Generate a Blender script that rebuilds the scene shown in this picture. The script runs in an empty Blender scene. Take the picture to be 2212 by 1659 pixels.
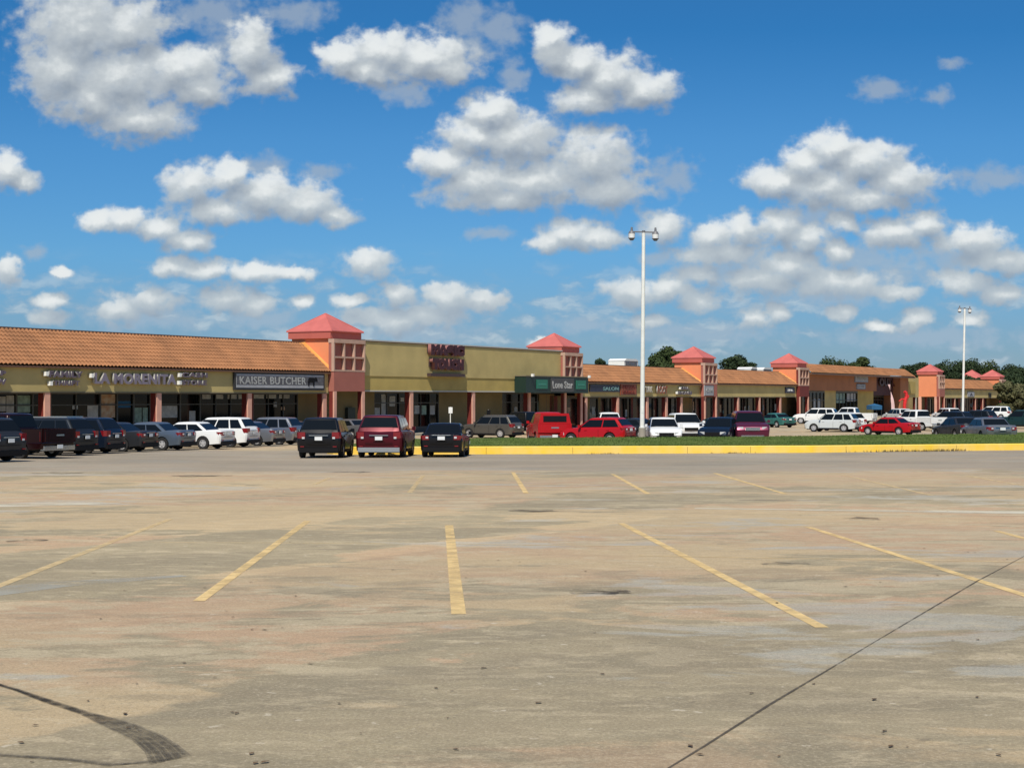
import bpy, bmesh, math, random
from mathutils import Vector, Matrix
R = math.radians
C = bpy.context.scene.collection
SC = bpy.context.scene
random.seed(7)

# ---------------------------------------------------------------- camera, sun, sky
F, HX, HY, EYE = 3323.0, 1106.0, 857.0, 3.1      # picture measures used to recover the survey of the place (2212 px wide)
cam = bpy.data.cameras.new('camera'); camo = bpy.data.objects.new('camera', cam); C.objects.link(camo)
cam.sensor_width = 36; cam.lens = F / 2212 * 36; cam.clip_start = .1; cam.clip_end = 9000
camo.location = (0, 0, EYE); camo.rotation_euler = (R(90) + math.atan(27.5 / F), 0, 0)
SC.camera = camo
SC.render.engine = 'CYCLES'
SC.view_settings.view_transform = 'Standard'; SC.view_settings.look = 'None'
SC.view_settings.exposure = 0.0; SC.view_settings.gamma = 1
SC.cycles.max_bounces = 6; SC.cycles.diffuse_bounces = 3; SC.cycles.glossy_bounces = 3; SC.cycles.transparent_max_bounces = 8
SC.cycles.caustics_reflective = False; SC.cycles.caustics_refractive = False

SUN = Vector((-.12, -.737, 1)).normalized()
sl = bpy.data.lights.new('sun', 'SUN'); sl.energy = 4.7; sl.angle = R(.5); sl.color = (1, .93, .80)
so = bpy.data.objects.new('sun', sl); C.objects.link(so); so.location = (-20, -40, 80)
so.rotation_euler = SUN.to_track_quat('Z', 'Y').to_euler()

SKY_STRENGTH = .1
# clouds: (x, y, rx, ry) as angles in the sky, listed in the 2212-wide measure; direction based, infinitely far away
PUFFS = [
 (170,60,125,105),(130,150,85,90),(250,170,150,90),(300,255,110,48),(200,215,105,55),(390,150,100,55),(430,190,75,38),(545,110,55,70),(580,170,55,42),(270,60,90,70),
 (740,125,55,38),(830,110,85,48),(920,125,100,52),(800,150,95,28),(960,150,75,32),
 (1190,85,45,30),(1200,118,45,35),(1250,140,60,48),(1310,170,80,58),(1390,190,78,42),(1270,215,80,32),
 (1060,240,62,42),(1030,290,75,48),(1110,300,105,65),(960,350,68,38),(1030,390,105,52),(1150,390,125,56),(1280,350,95,75),(1310,405,80,52),(1090,425,150,26),
 (1800,322,66,42),(1740,350,58,38),(1860,350,88,48),(1680,390,78,34),(1780,400,110,46),(1940,390,88,48),(1850,428,140,24),
 (15,365,45,38),(50,390,30,22),
 (415,400,62,48),(495,380,42,36),(570,420,105,46),(650,440,85,42),(470,455,100,32),(722,468,45,18),
 (215,477,42,20),(270,475,52,26),(340,492,58,22),(405,520,58,22),
 (370,577,48,20),(450,584,68,18),(560,590,88,18),(630,592,48,14),(792,570,50,32),
 (325,648,50,28),(258,670,45,26),(490,642,58,28),(545,660,50,20),(655,655,28,14),(100,684,48,15),(110,648,38,16),(18,585,30,28),(128,588,26,12),
 (858,635,42,26),(965,645,68,32),(1040,652,48,24),(930,684,75,20),(760,652,36,14),(780,688,60,18),(855,695,56,24),
 (1230,503,58,32),(1190,520,48,22),(1285,515,55,26),
 (1432,490,50,38),(1540,512,50,30),(1602,500,42,36),(1684,488,50,42),(1740,512,56,32),(1822,480,38,20),(1560,548,105,20),(1810,545,28,22),
 (1650,602,88,34),(1700,572,76,32),(1800,612,118,26),(1512,592,38,20),(1935,502,88,30),(1995,484,46,26),(2100,522,88,30),(2160,565,90,28),
 (2080,608,66,22),(1935,632,58,16),(2170,636,56,22),(1370,632,66,26),(1440,625,58,24),(1510,652,42,22),(1400,692,48,13),
 (1632,690,44,20),(1682,674,28,18),(1820,676,30,17),(1900,706,48,12),(1975,688,44,17),(2100,690,40,12),(1180,738,40,9)]
FAINT = [(1640,560,170,40),(1900,600,150,34),(2080,560,120,34),(1750,470,110,24),(1480,600,60,26),(950,665,130,34),(300,660,120,26),(1800,640,170,22),(450,25,120,36),(625,30,90,28),(470,110,60,60),(872,203,60,22),(1000,42,52,46),(1075,60,62,48),(1015,95,55,50),(1110,160,28,30),
 (570,362,52,24),(695,366,45,16),(1905,195,56,22),(2058,140,28,13),(2030,206,24,17),(1450,382,55,42),(2140,385,90,24),(1860,560,150,46),(1560,590,120,36),
 (1060,505,55,12),(560,690,90,22),(1420,560,50,14),(2050,560,90,40),(330,690,140,22),(1260,700,80,14),(70,545,30,14),(900,720,140,24),(1500,720,180,22),(2000,730,200,20)]

def make_world():
    w = bpy.data.worlds.new('World'); SC.world = w; w.use_nodes = True
    nt = w.node_tree; N = nt.nodes; L = nt.links; N.clear()
    def nd(t, **k):
        n = N.new(t)
        for a, b in k.items(): setattr(n, a, b)
        return n
    def mth(op, a, b=None, c=None, clamp=False, tree=None):
        T = tree or nt
        n = T.nodes.new('ShaderNodeMath'); n.operation = op; n.use_clamp = clamp
        for i, v in enumerate((a, b, c)):
            if v is None: continue
            if isinstance(v, (int, float)): n.inputs[i].default_value = v
            else: T.links.new(v, n.inputs[i])
        return n.outputs[0]
    out = nd('ShaderNodeOutputWorld'); bg = nd('ShaderNodeBackground'); bg.inputs[1].default_value = SKY_STRENGTH
    L.new(bg.outputs[0], out.inputs[0])
    sky = nd('ShaderNodeTexSky', sky_type='NISHITA', sun_disc=False)
    sky.sun_elevation = math.asin(SUN.z); sky.sun_rotation = math.atan2(SUN.x, SUN.y)
    sky.altitude = 100; sky.air_density = 1.0; sky.dust_density = .35; sky.ozone_density = 3.0
    tc = nd('ShaderNodeTexCoord'); sep = nd('ShaderNodeSeparateXYZ'); L.new(tc.outputs['Generated'], sep.inputs[0])
    ay = mth('MAXIMUM', mth('ABSOLUTE', sep.outputs[1]), .04)
    pu = mth('MULTIPLY_ADD', mth('DIVIDE', sep.outputs[0], ay), F / 100, HX / 100)     # hundreds of measure units
    pv = mth('MULTIPLY_ADD', mth('DIVIDE', sep.outputs[2], ay), -F / 100, HY / 100)
    comb = nd('ShaderNodeCombineXYZ'); L.new(pu, comb.inputs[0]); L.new(pv, comb.inputs[1])
    P = comb.outputs[0]
    # domain warp
    def noise(vec, scale, detail, rough=.55, sy=1.0, off=0.0):
        mp = nd('ShaderNodeMapping'); mp.inputs['Scale'].default_value = (1, sy, 1); mp.inputs['Location'].default_value = (off, off * .7, off)
        L.new(vec, mp.inputs[0])
        n = nd('ShaderNodeTexNoise'); n.inputs['Scale'].default_value = scale; n.inputs['Detail'].default_value = detail; n.inputs['Roughness'].default_value = rough
        L.new(mp.outputs[0], n.inputs['Vector']); return n
    nw = noise(P, 1.6, 4, .6)
    wv = nd('ShaderNodeVectorMath', operation='MULTIPLY_ADD'); L.new(nw.outputs['Color'], wv.inputs[0]); wv.inputs[1].default_value = (.50, .36, 0); 
    wo = nd('ShaderNodeVectorMath', operation='ADD'); L.new(P, wo.inputs[0]); wo.inputs[1].default_value = (-.25, -.18, 0); L.new(wo.outputs[0], wv.inputs[2])
    PW = wv.outputs[0]
    def group(name, puffs):
        g = bpy.data.node_groups.new(name, 'ShaderNodeTree')
        g.interface.new_socket('P', in_out='INPUT', socket_type='NodeSocketVector')
        g.interface.new_socket('D', in_out='OUTPUT', socket_type='NodeSocketFloat')
        gi = g.nodes.new('NodeGroupInput'); go = g.nodes.new('NodeGroupOutput'); acc = None
        for x, y, rx, ry in puffs:
            rx *= 1.30; ry *= 1.30 if ry > 30 else 1.5
            m = g.nodes.new('ShaderNodeVectorMath'); m.operation = 'MULTIPLY_ADD'
            m.inputs[1].default_value = (100 / rx, 100 / ry, 0); m.inputs[2].default_value = (-x / rx, -y / ry, 0)
            g.links.new(gi.outputs[0], m.inputs[0])
            l = g.nodes.new('ShaderNodeVectorMath'); l.operation = 'LENGTH'; g.links.new(m.outputs[0], l.inputs[0])
            acc = l.outputs['Value'] if acc is None else mth('SMOOTH_MIN', acc, l.outputs['Value'], .25, tree=g)
        g.links.new(mth('SUBTRACT', 1, acc, tree=g), go.inputs[0]); return g
    GA, GB = group('puffs', PUFFS), group('faint_puffs', FAINT)
    def evalg(g, v):
        n = nd('ShaderNodeGroup'); n.node_tree = g; L.new(v, n.inputs[0]); return n.outputs[0]
    def shift(v, o):
        n = nd('ShaderNodeVectorMath', operation='ADD'); L.new(v, n.inputs[0]); n.inputs[1].default_value = o; return n.outputs[0]
    n1 = noise(P, 2.6, 6, .50, 1.15)
    up = shift(PW, (-.10, -.36, 0))
    nS = noise(P, 2.3, 3, .48, 1.2); nSu = noise(shift(P, (-.05, -.16, 0)), 2.3, 3, .48, 1.2)
    nF = noise(P, 7.5, 3, .5, 1.2)
    A = evalg(GA, PW); B = evalg(GA, up)
    fn = mth('SUBTRACT', n1.outputs[0], .5); fs = mth('SUBTRACT', nS.outputs[0], nSu.outputs[0])
    dens = mth('MULTIPLY_ADD', fn, 1.35, A)
    def mr(v, a, b, c=0, d=1, smooth=True):
        n = nd('ShaderNodeMapRange', interpolation_type='SMOOTHSTEP' if smooth else 'LINEAR'); L.new(v, n.inputs[0])
        for i, q in enumerate((a, b, c, d)): n.inputs[1 + i].default_value = q
        return n.outputs[0]
    alpha = mr(dens, -.08, .50)
    alpha = mth('MULTIPLY', alpha, mr(dens, -.02, .9, .86, 1.0))
    # light from above: how much more cloud there is here than a little higher up
    sh = mth('ADD', mth('MULTIPLY', mth('SUBTRACT', A, B), .95), mth('MULTIPLY_ADD', fs, .42, mth('MULTIPLY', mth('SUBTRACT', nF.outputs[0], .5), .22)))
    sh = mth('MULTIPLY', sh, mr(pv, 3, 6.5, 1.0, .42, False))
    lit = mr(sh, -.55, .40, 0, 1)
    FB = evalg(GB, PW)
    fden = mth('MULTIPLY_ADD', fn, 1.9, FB)
    falpha = mth('MULTIPLY', mr(fden, -.1, .8), .72)
    # small far clouds in a band above the horizon
    sc = noise(PW, .95, 5, .5, 2.6, 11.3)
    band = mth('MULTIPLY', mr(pv, 5.2, 6.6), mr(pv, 8.7, 8.1))
    salpha = mth('MULTIPLY', mth('MULTIPLY', mr(sc.outputs[0], .47, .66), band), .62)
    # horizon clouds bluer
    far = mr(pv, 3.0, 8.0, 0, 1, False)
    def mix(f, a, b):
        n = nd('ShaderNodeMix', data_type='RGBA')
        for s, v in ((n.inputs[0], f), (n.inputs[6], a), (n.inputs[7], b)):
            if isinstance(v, (int, float)): s.default_value = v
            elif isinstance(v, tuple): s.default_value = (*v, 1)
            else: L.new(v, s)
        return n.outputs[2]
    K = 1 / SKY_STRENGTH
    k = lambda *c: tuple(x * K for x in c)
    darkc = mix(far, k(.28, .335, .405), k(.26, .345, .45)); brightc = mix(far, k(.56, .61, .64), k(.50, .58, .63))
    ccol = mix(lit, darkc, brightc)
    hot = mth('MULTIPLY', mr(sh, .12, .55), mr(dens, .05, .4))
    ccol = mix(hot, ccol, k(.80, .835, .84))
    # base sky graded towards the deep polarised blue of the picture
    grade = nd('ShaderNodeHueSaturation'); grade.inputs['Saturation'].default_value = 1.0; grade.inputs['Value'].default_value = 1.0
    L.new(sky.outputs[0], grade.inputs['Color'])
    tint = nd('ShaderNodeMix', data_type='RGBA', blend_type='MULTIPLY'); tint.inputs[0].default_value = 1
    L.new(grade.outputs[0], tint.inputs[6]); 
    rp = nd('ShaderNodeValToRGB'); L.new(mr(pv, -30, 10, 0, 1, False), rp.inputs[0]); el = rp.color_ramp.elements
    el[0].position = 0; el[0].color = (.55, .78, .95, 1); el[1].position = 1; el[1].color = (.40, .50, .72, 1)
    for p_, c_ in ((-12, (.30, .62, .90)), (.6, (.155, .545, .86)), (3, (.265, .625, .93)), (5.5, (.31, .62, .92)), (7.2, (.33, .52, .80))):
        e_ = el.new((p_ + 30) / 40); e_.color = (*c_, 1)
    L.new(rp.outputs[0], tint.inputs[7])
    base = mix(falpha, tint.outputs[2], mix(far, k(.34, .42, .52), k(.36, .48, .60)))
    base = mix(salpha, base, mix(mr(sc.outputs[0], .52, .72), k(.30, .42, .54), k(.55, .64, .69)))
    fin = mix(alpha, base, ccol)
    L.new(fin, bg.inputs[0])
    w.cycles.sampling_method = 'MANUAL'; w.cycles.sample_map_resolution = 512
make_world()

# ---------------------------------------------------------------- materials
def mat(name, col, rough=.7, metal=0, coat=0, var=0, vscale=2.0, bump=0, bscale=30, spec=.5, col2=None, emit=None, detail=4):
    m = bpy.data.materials.new(name); m.use_nodes = True
    nt = m.node_tree; b = nt.nodes['Principled BSDF']
    b.inputs['Base Color'].default_value = (*col, 1); b.inputs['Roughness'].default_value = rough
    b.inputs['Metallic'].default_value = metal; b.inputs['Coat Weight'].default_value = coat; b.inputs['Coat Roughness'].default_value = .06
    b.inputs['Specular IOR Level'].default_value = spec
    tc = nt.nodes.new('ShaderNodeTexCoord')
    if var or col2:
        n = nt.nodes.new('ShaderNodeTexNoise'); n.inputs['Scale'].default_value = vscale; n.inputs['Detail'].default_value = detail
        nt.links.new(tc.outputs['Object'], n.inputs['Vector'])
        mr = nt.nodes.new('ShaderNodeMapRange'); mr.inputs[1].default_value = .32; mr.inputs[2].default_value = .68
        nt.links.new(n.outputs[0], mr.inputs[0])
        mx = nt.nodes.new('ShaderNodeMix'); mx.data_type = 'RGBA'; nt.links.new(mr.outputs[0], mx.inputs[0])
        c2 = col2 or tuple(min(1, c * (1 + var)) for c in col); c1 = col if col2 else tuple(c * (1 - var) for c in col)
        mx.inputs[6].default_value = (*c1, 1); mx.inputs[7].default_value = (*c2, 1)
        nt.links.new(mx.outputs[2], b.inputs['Base Color'])
    if bump:
        n2 = nt.nodes.new('ShaderNodeTexNoise'); n2.inputs['Scale'].default_value = bscale; n2.inputs['Detail'].default_value = 3
        nt.links.new(tc.outputs['Object'], n2.inputs['Vector'])
        bp = nt.nodes.new('ShaderNodeBump'); bp.inputs['Strength'].default_value = bump; bp.inputs['Distance'].default_value = .02
        nt.links.new(n2.outputs[0], bp.inputs['Height']); nt.links.new(bp.outputs[0], b.inputs['Normal'])
    if emit:
        b.inputs['Emission Color'].default_value = (*emit, 1); b.inputs['Emission Strength'].default_value = 1
    return m

M = {
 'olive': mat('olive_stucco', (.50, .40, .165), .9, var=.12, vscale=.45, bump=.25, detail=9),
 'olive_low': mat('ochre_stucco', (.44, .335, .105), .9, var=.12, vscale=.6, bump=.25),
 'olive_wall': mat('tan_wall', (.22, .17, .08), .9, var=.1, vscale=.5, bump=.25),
 'orange': mat('orange_stucco', (.78, .27, .125), .9, var=.06, vscale=.5, bump=.2),
 'terra': mat('terracotta_stucco', (.36, .125, .095), .9, var=.08, vscale=.7, bump=.2),
 'brown': mat('brown_stucco', (.40, .165, .075), .9, var=.1, vscale=.4, bump=.2),
 'pink': mat('pale_pink_trim', (.66, .36, .27), .85, var=.08, vscale=1.5),
 'grid': mat('beige_grid', (.50, .33, .25), .85, var=.08, vscale=1.5),
 'darkred': mat('dark_red_paint_and_shade', (.16, .02, .014), .7, var=.15, vscale=1),
 'roofpink': mat('pink_metal_roof', (.54, .14, .12), .6, var=.12, vscale=.8),
 'fasciapink': mat('rose_fascia', (.50, .12, .09), .7, var=.06, vscale=.8),
 'fasciadark': mat('maroon_fascia', (.12, .035, .03), .7, var=.1),
 'tile': mat('clay_tile', (.31, .135, .055), .8, var=.20, vscale=.7, detail=8),
 'tile_lit': mat('sunlit_tile', (.72, .33, .08), .75, var=.12, vscale=1.3),  # brighter tile for the crickets, their sun-facing light put into the colour
 'brownmetal': mat('brown_flashing', (.14, .07, .04), .6),
 'coping': mat('pale_coping', (.48, .47, .42), .6),
 'soffit': mat('soffit', (.20, .17, .11), .9),
 'glass': mat('dark_glass', (.006, .008, .010), .04, spec=.25),
 'shopglass': mat('shop_glass', (.004, .005, .005), .08, spec=.2),
 'alu': mat('aluminium_frame', (.085, .085, .08), .5, metal=.4),
 'dark': mat('black_plastic', (.006, .006, .007), .65, spec=.2),
 'rubber': mat('tyre_rubber', (.016, .016, .017), .85, var=.2),
 'rim': mat('alloy_rim', (.62, .62, .63), .35, metal=.35),
 'chrome': mat('chrome', (.62, .62, .62), .22, metal=.95),
 'tail': mat('red_lamp_glass', (.20, .006, .010), .18, coat=.5),
 'head': mat('clear_lamp_glass', (.55, .57, .58), .1, coat=1),
 'plate': mat('licence_plate', (.72, .74, .74), .4),
 'white': mat('white_paint', (.84, .84, .81), .5, var=.04),
 'galv': mat('painted_steel_pole', (.80, .80, .75), .5, var=.06, vscale=3),
 'lampgrey': mat('grey_lamp_housing', (.16, .16, .17), .5),
 'sidewalk': mat('sidewalk_concrete', (.34, .31, .25), .9, var=.1, vscale=.8, bump=.2),
 'trunk': mat('bark', (.08, .06, .04), .95, var=.2, vscale=4),
 'paper': mat('white_poster', (.38, .39, .38), .8, var=.2, vscale=5),
 'paperwarm': mat('warm_poster', (.42, .22, .12), .8, col2=(.5, .42, .3), vscale=3),
 'papergreen': mat('pale_green_poster', (.22, .32, .27), .8, var=.3, vscale=4),
 'blue': mat('blue_canvas', (.015, .10, .22), .8, var=.1),
 'redfab': mat('red_nylon', (.62, .02, .02), .6, var=.15),
 'pinkfab': mat('pale_pink_nylon', (.80, .55, .54), .6, var=.1),
}
def foliage(name, a, b, sc=1.2):
    m = mat(name, a, .75, col2=b, vscale=sc, detail=5, spec=.2)
    return m
M['leaf'] = foliage('leaf_green', (.020, .036, .012), (.060, .085, .026))
M['leafdark'] = foliage('leaf_dark', (.014, .028, .012), (.040, .062, .024))
M['leafolive'] = foliage('leaf_olive', (.070, .075, .030), (.130, .125, .060))

# ---------------------------------------------------------------- mesh helpers
def link(o, parent=None):
    C.objects.link(o)
    if parent is not None: o.parent = parent
    return o
class MB:
    def __init__(s): s.v = []; s.f = []; s.m = []
    def add(s, vs, fs, mi=0):
        n = len(s.v); s.v += [tuple(v) for v in vs]; s.f += [tuple(i + n for i in f) for f in fs]; s.m += [mi] * len(fs)
    def box(s, x0, x1, y0, y1, z0, z1, mi=0, T=None):
        vs = [(x, y, z) for z in (z0, z1) for y in (y0, y1) for x in (x0, x1)]
        if T: vs = [tuple(T @ Vector(v)) for v in vs]
        s.add(vs, [(0, 2, 3, 1), (4, 5, 7, 6), (0, 1, 5, 4), (2, 6, 7, 3), (0, 4, 6, 2), (1, 3, 7, 5)], mi)
    def cyl(s, a, b, r0, r1=None, n=12, cap=True, mi=0):
        a, b = Vector(a), Vector(b); r1 = r0 if r1 is None else r1
        q = (b - a).to_track_quat('Z', 'Y'); vs = []
        for c, r in ((a, r0), (b, r1)):
            for i in range(n):
                t = 2 * math.pi * i / n; vs.append(c + q @ Vector((r * math.cos(t), r * math.sin(t), 0)))
        fs = [(i, (i + 1) % n, n + (i + 1) % n, n + i) for i in range(n)]
        if cap: fs += [tuple(range(n))[::-1], tuple(range(n, 2 * n))]
        s.add(vs, fs, mi)
    def prism(s, poly, f0, f1, mi=0):
        n = len(poly); vs = [f0(*p) for p in poly] + [f1(*p) for p in poly]
        s.add(vs, [tuple(range(n))[::-1], tuple(range(n, 2 * n))] + [(i, (i + 1) % n, n + (i + 1) % n, n + i) for i in range(n)], mi)
    def build(s, name, mats, parent=None, smooth=None, fix=True):
        me = bpy.data.meshes.new(name); me.from_pydata(s.v, [], s.f)
        mats = mats if isinstance(mats, (list, tuple)) else [mats]
        for m in mats: me.materials.append(m)
        if len(mats) > 1: me.polygons.foreach_set('material_index', s.m)
        if fix or smooth is not None:
            bm = bmesh.new(); bm.from_mesh(me)
            if fix: bmesh.ops.recalc_face_normals(bm, faces=bm.faces)
            if smooth is not None:
                for f in bm.faces: f.smooth = True
                for e in bm.edges:
                    if len(e.link_faces) == 2 and e.calc_face_angle(0) > R(smooth): e.smooth = False
            bm.to_mesh(me); bm.free()
        me.update()
        return link(bpy.data.objects.new(name, me), parent)
def thing(name, label, cat, loc=(0, 0, 0), rz=0, group=None):
    o = bpy.data.objects.new(name, None); C.objects.link(o); o.empty_display_size = .3
    o.location = loc; o.rotation_euler = (0, 0, rz)
    return tag(o, label, cat, group)
def tag(o, label=None, cat=None, group=None, kind=None):
    for k, v in (('label', label), ('category', cat), ('group', group), ('kind', kind)):
        if v: o[k] = v
    return o
def textmesh(body, parent, s0, s1, z0, z1, t, depth, mats, bold=.03, name='lettering', align=None):
    cu = bpy.data.curves.new('txt', 'FONT'); cu.body = body; cu.extrude = .01; cu.offset = bold; cu.resolution_u = 3; cu.space_character = 1.08
    o = bpy.data.objects.new('txt', cu); C.objects.link(o)
    me = bpy.data.meshes.new_from_object(o.evaluated_get(bpy.context.evaluated_depsgraph_get()))
    bpy.data.objects.remove(o); bpy.data.curves.remove(cu)
    xs = [v.co.x for v in me.vertices]; ys = [v.co.y for v in me.vertices]
    ax, bx, ay, by = min(xs), max(xs), min(ys), max(ys)
    for v in me.vertices:
        x, y, z = v.co
        v.co = (s0 + (x - ax) / (bx - ax) * (s1 - s0), t - (depth if z > 0 else 0), z0 + (y - ay) / (by - ay) * (z1 - z0))
    me.materials.clear()
    for m in (mats if isinstance(mats, (list, tuple)) else [mats]): me.materials.append(m)
    me.update()
    if isinstance(mats, (list, tuple)) and len(mats) > 1:
        for p in me.polygons: p.material_index = 0 if abs(p.normal.y) > .7 else 1
    else:
        for p in me.polygons: p.material_index = 0
    me.name = name
    return link(bpy.data.objects.new(name, me), parent)

# ---------------------------------------------------------------- survey helpers
def sstep(a, b, x):
    t = min(1, max(0, (x - a) / (b - a))); return t * t * (3 - 2 * t)
def gz(x, y):
    plane = max(0.0, 1.35 - .01264 * y)
    t = .45 if 70 < y <= 93 else (.45 * max(0, 1 - (y - 93) / 22) if y > 93 else 0)
    if y <= 70: t = 0
    b = sstep(-2, 6, x) * sstep(66, 74, y)
    return plane + b * (max(plane, t) - plane)
def G(qx, qy, up=0):      # where a sight line through (qx, qy) meets the front lot
    k = (qy - HY) / F; d = 1.75 / (k - .01264)
    return Vector(((qx - HX) / F * d, d, gz(0, d) + up))
UX, UY = .495, .869       # the shop front runs along (UX, UY); its back is (-UY, UX)
X0, Y0 = -29.03, 87.23
ROT = math.atan2(UY, UX)
def S(px, t=0):           # photo x (2667 wide) -> metres along the shop front, at depth t behind it
    k = (px / 1.2057 - HX) / F
    return (k * (Y0 + UX * t) - X0 + UY * t) / (UX - UY * k)
def Z(py, s, t=0):        # photo y -> height at (s, t)
    return EYE + (HY - py / 1.2057) / F * (Y0 + UY * s + UX * t)
def facade(name, label, cat, s, group=None, z=0):
    return thing(name, label, cat, (X0 + UX * s, Y0 + UY * s, z), ROT, group)
def W(s, t): return (X0 + UX * s - UY * t, Y0 + UY * s + UX * t)

# ---------------------------------------------------------------- ground
def ground_material():
    m = bpy.data.materials.new('weathered_concrete'); m.use_nodes = True
    nt = m.node_tree; N, L = nt.nodes, nt.links; b = N['Principled BSDF']
    tc = N.new('ShaderNodeTexCoord')
    def mapping(sc, rot=0, loc=(0, 0, 0)):
        n = N.new('ShaderNodeMapping'); n.inputs['Scale'].default_value = sc; n.inputs['Rotation'].default_value = (0, 0, rot); n.inputs['Location'].default_value = loc
        L.new(tc.outputs['Object'], n.inputs[0]); return n.outputs[0]
    def noise(sc, det=5, rough=.6, dist=0, vec=None):
        n = N.new('ShaderNodeTexNoise'); n.inputs['Scale'].default_value = sc; n.inputs['Detail'].default_value = det; n.inputs['Roughness'].default_value = rough
        n.inputs['Distortion'].default_value = dist; L.new(vec or tc.outputs['Object'], n.inputs['Vector']); return n.outputs[0]
    def mr(v, a, c, lo=0, hi=1, sm=True):
        n = N.new('ShaderNodeMapRange'); n.interpolation_type = 'SMOOTHSTEP' if sm else 'LINEAR'; L.new(v, n.inputs[0])
        for i, q in enumerate((a, c, lo, hi)): n.inputs[1 + i].default_value = q
        return n.outputs[0]
    def mix(f, a, c, bt='MIX'):
        n = N.new('ShaderNodeMix'); n.data_type = 'RGBA'; n.blend_type = bt
        for s, v in ((n.inputs[0], f), (n.inputs[6], a), (n.inputs[7], c)):
            if isinstance(v, (int, float)): s.default_value = v
            elif isinstance(v, tuple): s.default_value = (*v, 1)
            else: L.new(v, s)
        return n.outputs[2]
    def mth(op, a, c=None):
        n = N.new('ShaderNodeMath'); n.operation = op
        for i, v in enumerate((a, c)):
            if v is None: continue
            if isinstance(v, (int, float)): n.inputs[i].default_value = v
            else: L.new(v, n.inputs[i])
        return n.outputs[0]
    ang = -R(27)
    flow = mapping((.7, 1.0, 1), ang)
    big = noise(.13, 3, .5, .3, flow)
    big2 = noise(.21, 4, .55, .3, mapping((.7, 1, 1), ang, (31, 7, 0)))
    med = noise(1.6, 6, .65, .3, mapping((1, 1, 1), 0, (5, 19, 0)))
    fine = noise(.75, 10, .66, .5, mapping((.6, 1, 1), ang, (2, 14, 0)))
    fine2 = noise(1.3, 9, .68, .6, mapping((.5, 1, 1), ang, (61, 23, 0)))
    fine3 = noise(.45, 10, .64, .4, mapping((.5, 1, 1), ang, (7, 83, 0)))
    def edge(a, b_, wa, lo, hi, l2=0, h2=1): return mr(mth('ADD', mth('MULTIPLY', a, wa), mth('MULTIPLY', b_, 1 - wa)), lo, hi, l2, h2)
    tan = mix(mr(big2, .42, .58), (.55, .44, .29), (.53, .375, .26))                # worn to the aggregate: tan here, pinkish there
    # casting lanes, square to the building: some kept their grey skin, others wore to the aggregate
    vd = N.new('ShaderNodeVectorMath'); vd.operation = 'DOT_PRODUCT'; L.new(tc.outputs['Object'], vd.inputs[0]); vd.inputs[1].default_value = (.883, -.469, 0)
    wl = mth('ADD', vd.outputs['Value'], mth('MULTIPLY', mth('SUBTRACT', fine3, .5), 1.5))
    se0 = N.new('ShaderNodeSeparateXYZ'); L.new(tc.outputs['Object'], se0.inputs[0])
    yn = mth('ADD', se0.outputs[1], mth('MULTIPLY', mth('SUBTRACT', fine, .5), 8))
    lane1 = mth('MULTIPLY', mr(wl, -6.5, -6.1), mr(yn, 13.5, 10.5))
    lane2 = mth('MULTIPLY', mth('MULTIPLY', mr(wl, -14.9, -14.5), mr(wl, -10.8, -11.2)), mr(yn, 40, 22))
    lane3 = mth('MULTIPLY', mr(wl, -21.5, -20.5), mr(wl, -18, -19))
    grey = mth('ADD', mth('ADD', lane1, lane2), mth('MULTIPLY', lane3, .4))
    big = mth('ADD', mth('SUBTRACT', big, mth('MULTIPLY', grey, .30)), .06)
    skin = mix(mr(fine3, .4, .6), (.315, .28, .20), (.395, .345, .245))               # remaining grey mortar skin
    col = mix(edge(big, fine, .45, .462, .505), skin, tan)
    col = mix(edge(big2, fine2, .35, .53, .56, 0, .75), col, (.56, .49, .36))       # pale scaled spots
    col = mix(edge(big, fine3, .3, .445, .415, 0, .45), col, (.27, .24, .18))      # dark traffic film
    col = mix(edge(fine, noise(.3, 4, .55, .3, mapping((.5, 1, 1), ang, (77, 3, 0))), .4, .545, .575, 0, .65), col, (.45, .475, .48))
    col = mix(mr(noise(3.1, 9, .72, .3, mapping((.6, 1, 1), ang, (17, 5, 0))), .38, .62, .48, 0), col, mix(.5, col, (.26, .21, .15)))
    col = mix(mr(noise(5.5, 8, .7, .2, mapping((.5, 1, 1), ang, (71, 15, 0))), .50, .66, 0, .45), col, (.62, .54, .40))
    # slabs of slightly different pours, square to the building
    br = N.new('ShaderNodeTexBrick'); L.new(mapping((1, 1, 1), -R(60.3), (2.2, 1.3, 0)), br.inputs['Vector'])
    br.inputs['Color1'].default_value = (.86, .86, .87, 1); br.inputs['Color2'].default_value = (1.1, 1.08, 1.05, 1); br.inputs['Mortar'].default_value = (.93, .92, .9, 1)
    br.inputs['Scale'].default_value = 1; br.inputs['Mortar Size'].default_value = .012; br.inputs['Brick Width'].default_value = 9; br.inputs['Row Height'].default_value = 6.1
    br.offset = 0
    col = mix(1.0, col, br.outputs[0], 'MULTIPLY'); col = mix(1.0, col, (1.03, .985, .865), 'MULTIPLY')
    sep = N.new('ShaderNodeSeparateXYZ'); L.new(tc.outputs['Object'], sep.inputs[0])
    yy = mth('ADD', sep.outputs[1], mth('MULTIPLY', mth('SUBTRACT', noise(.12, 4, .6, .4), .5), 16))
    lane = mth('MULTIPLY', mr(yy, 45, 52), mr(yy, 84, 76))
    col = mix(mth('MULTIPLY', lane, .75), col, mix(mr(big2, .4, .6), (.235, .212, .178), (.32, .285, .23)))
    # dark oil spots and streaks
    st = noise(.55, 4, .55, .2, mapping((.35, 1.5, 1), -R(6), (41, 11, 0)))
    col = mix(mr(st, .695, .76, 0, .6), col, (.10, .085, .065))
    # exposed aggregate
    sp = noise(46, 3, .75)
    sp2 = noise(120, 1, .5)
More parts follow.
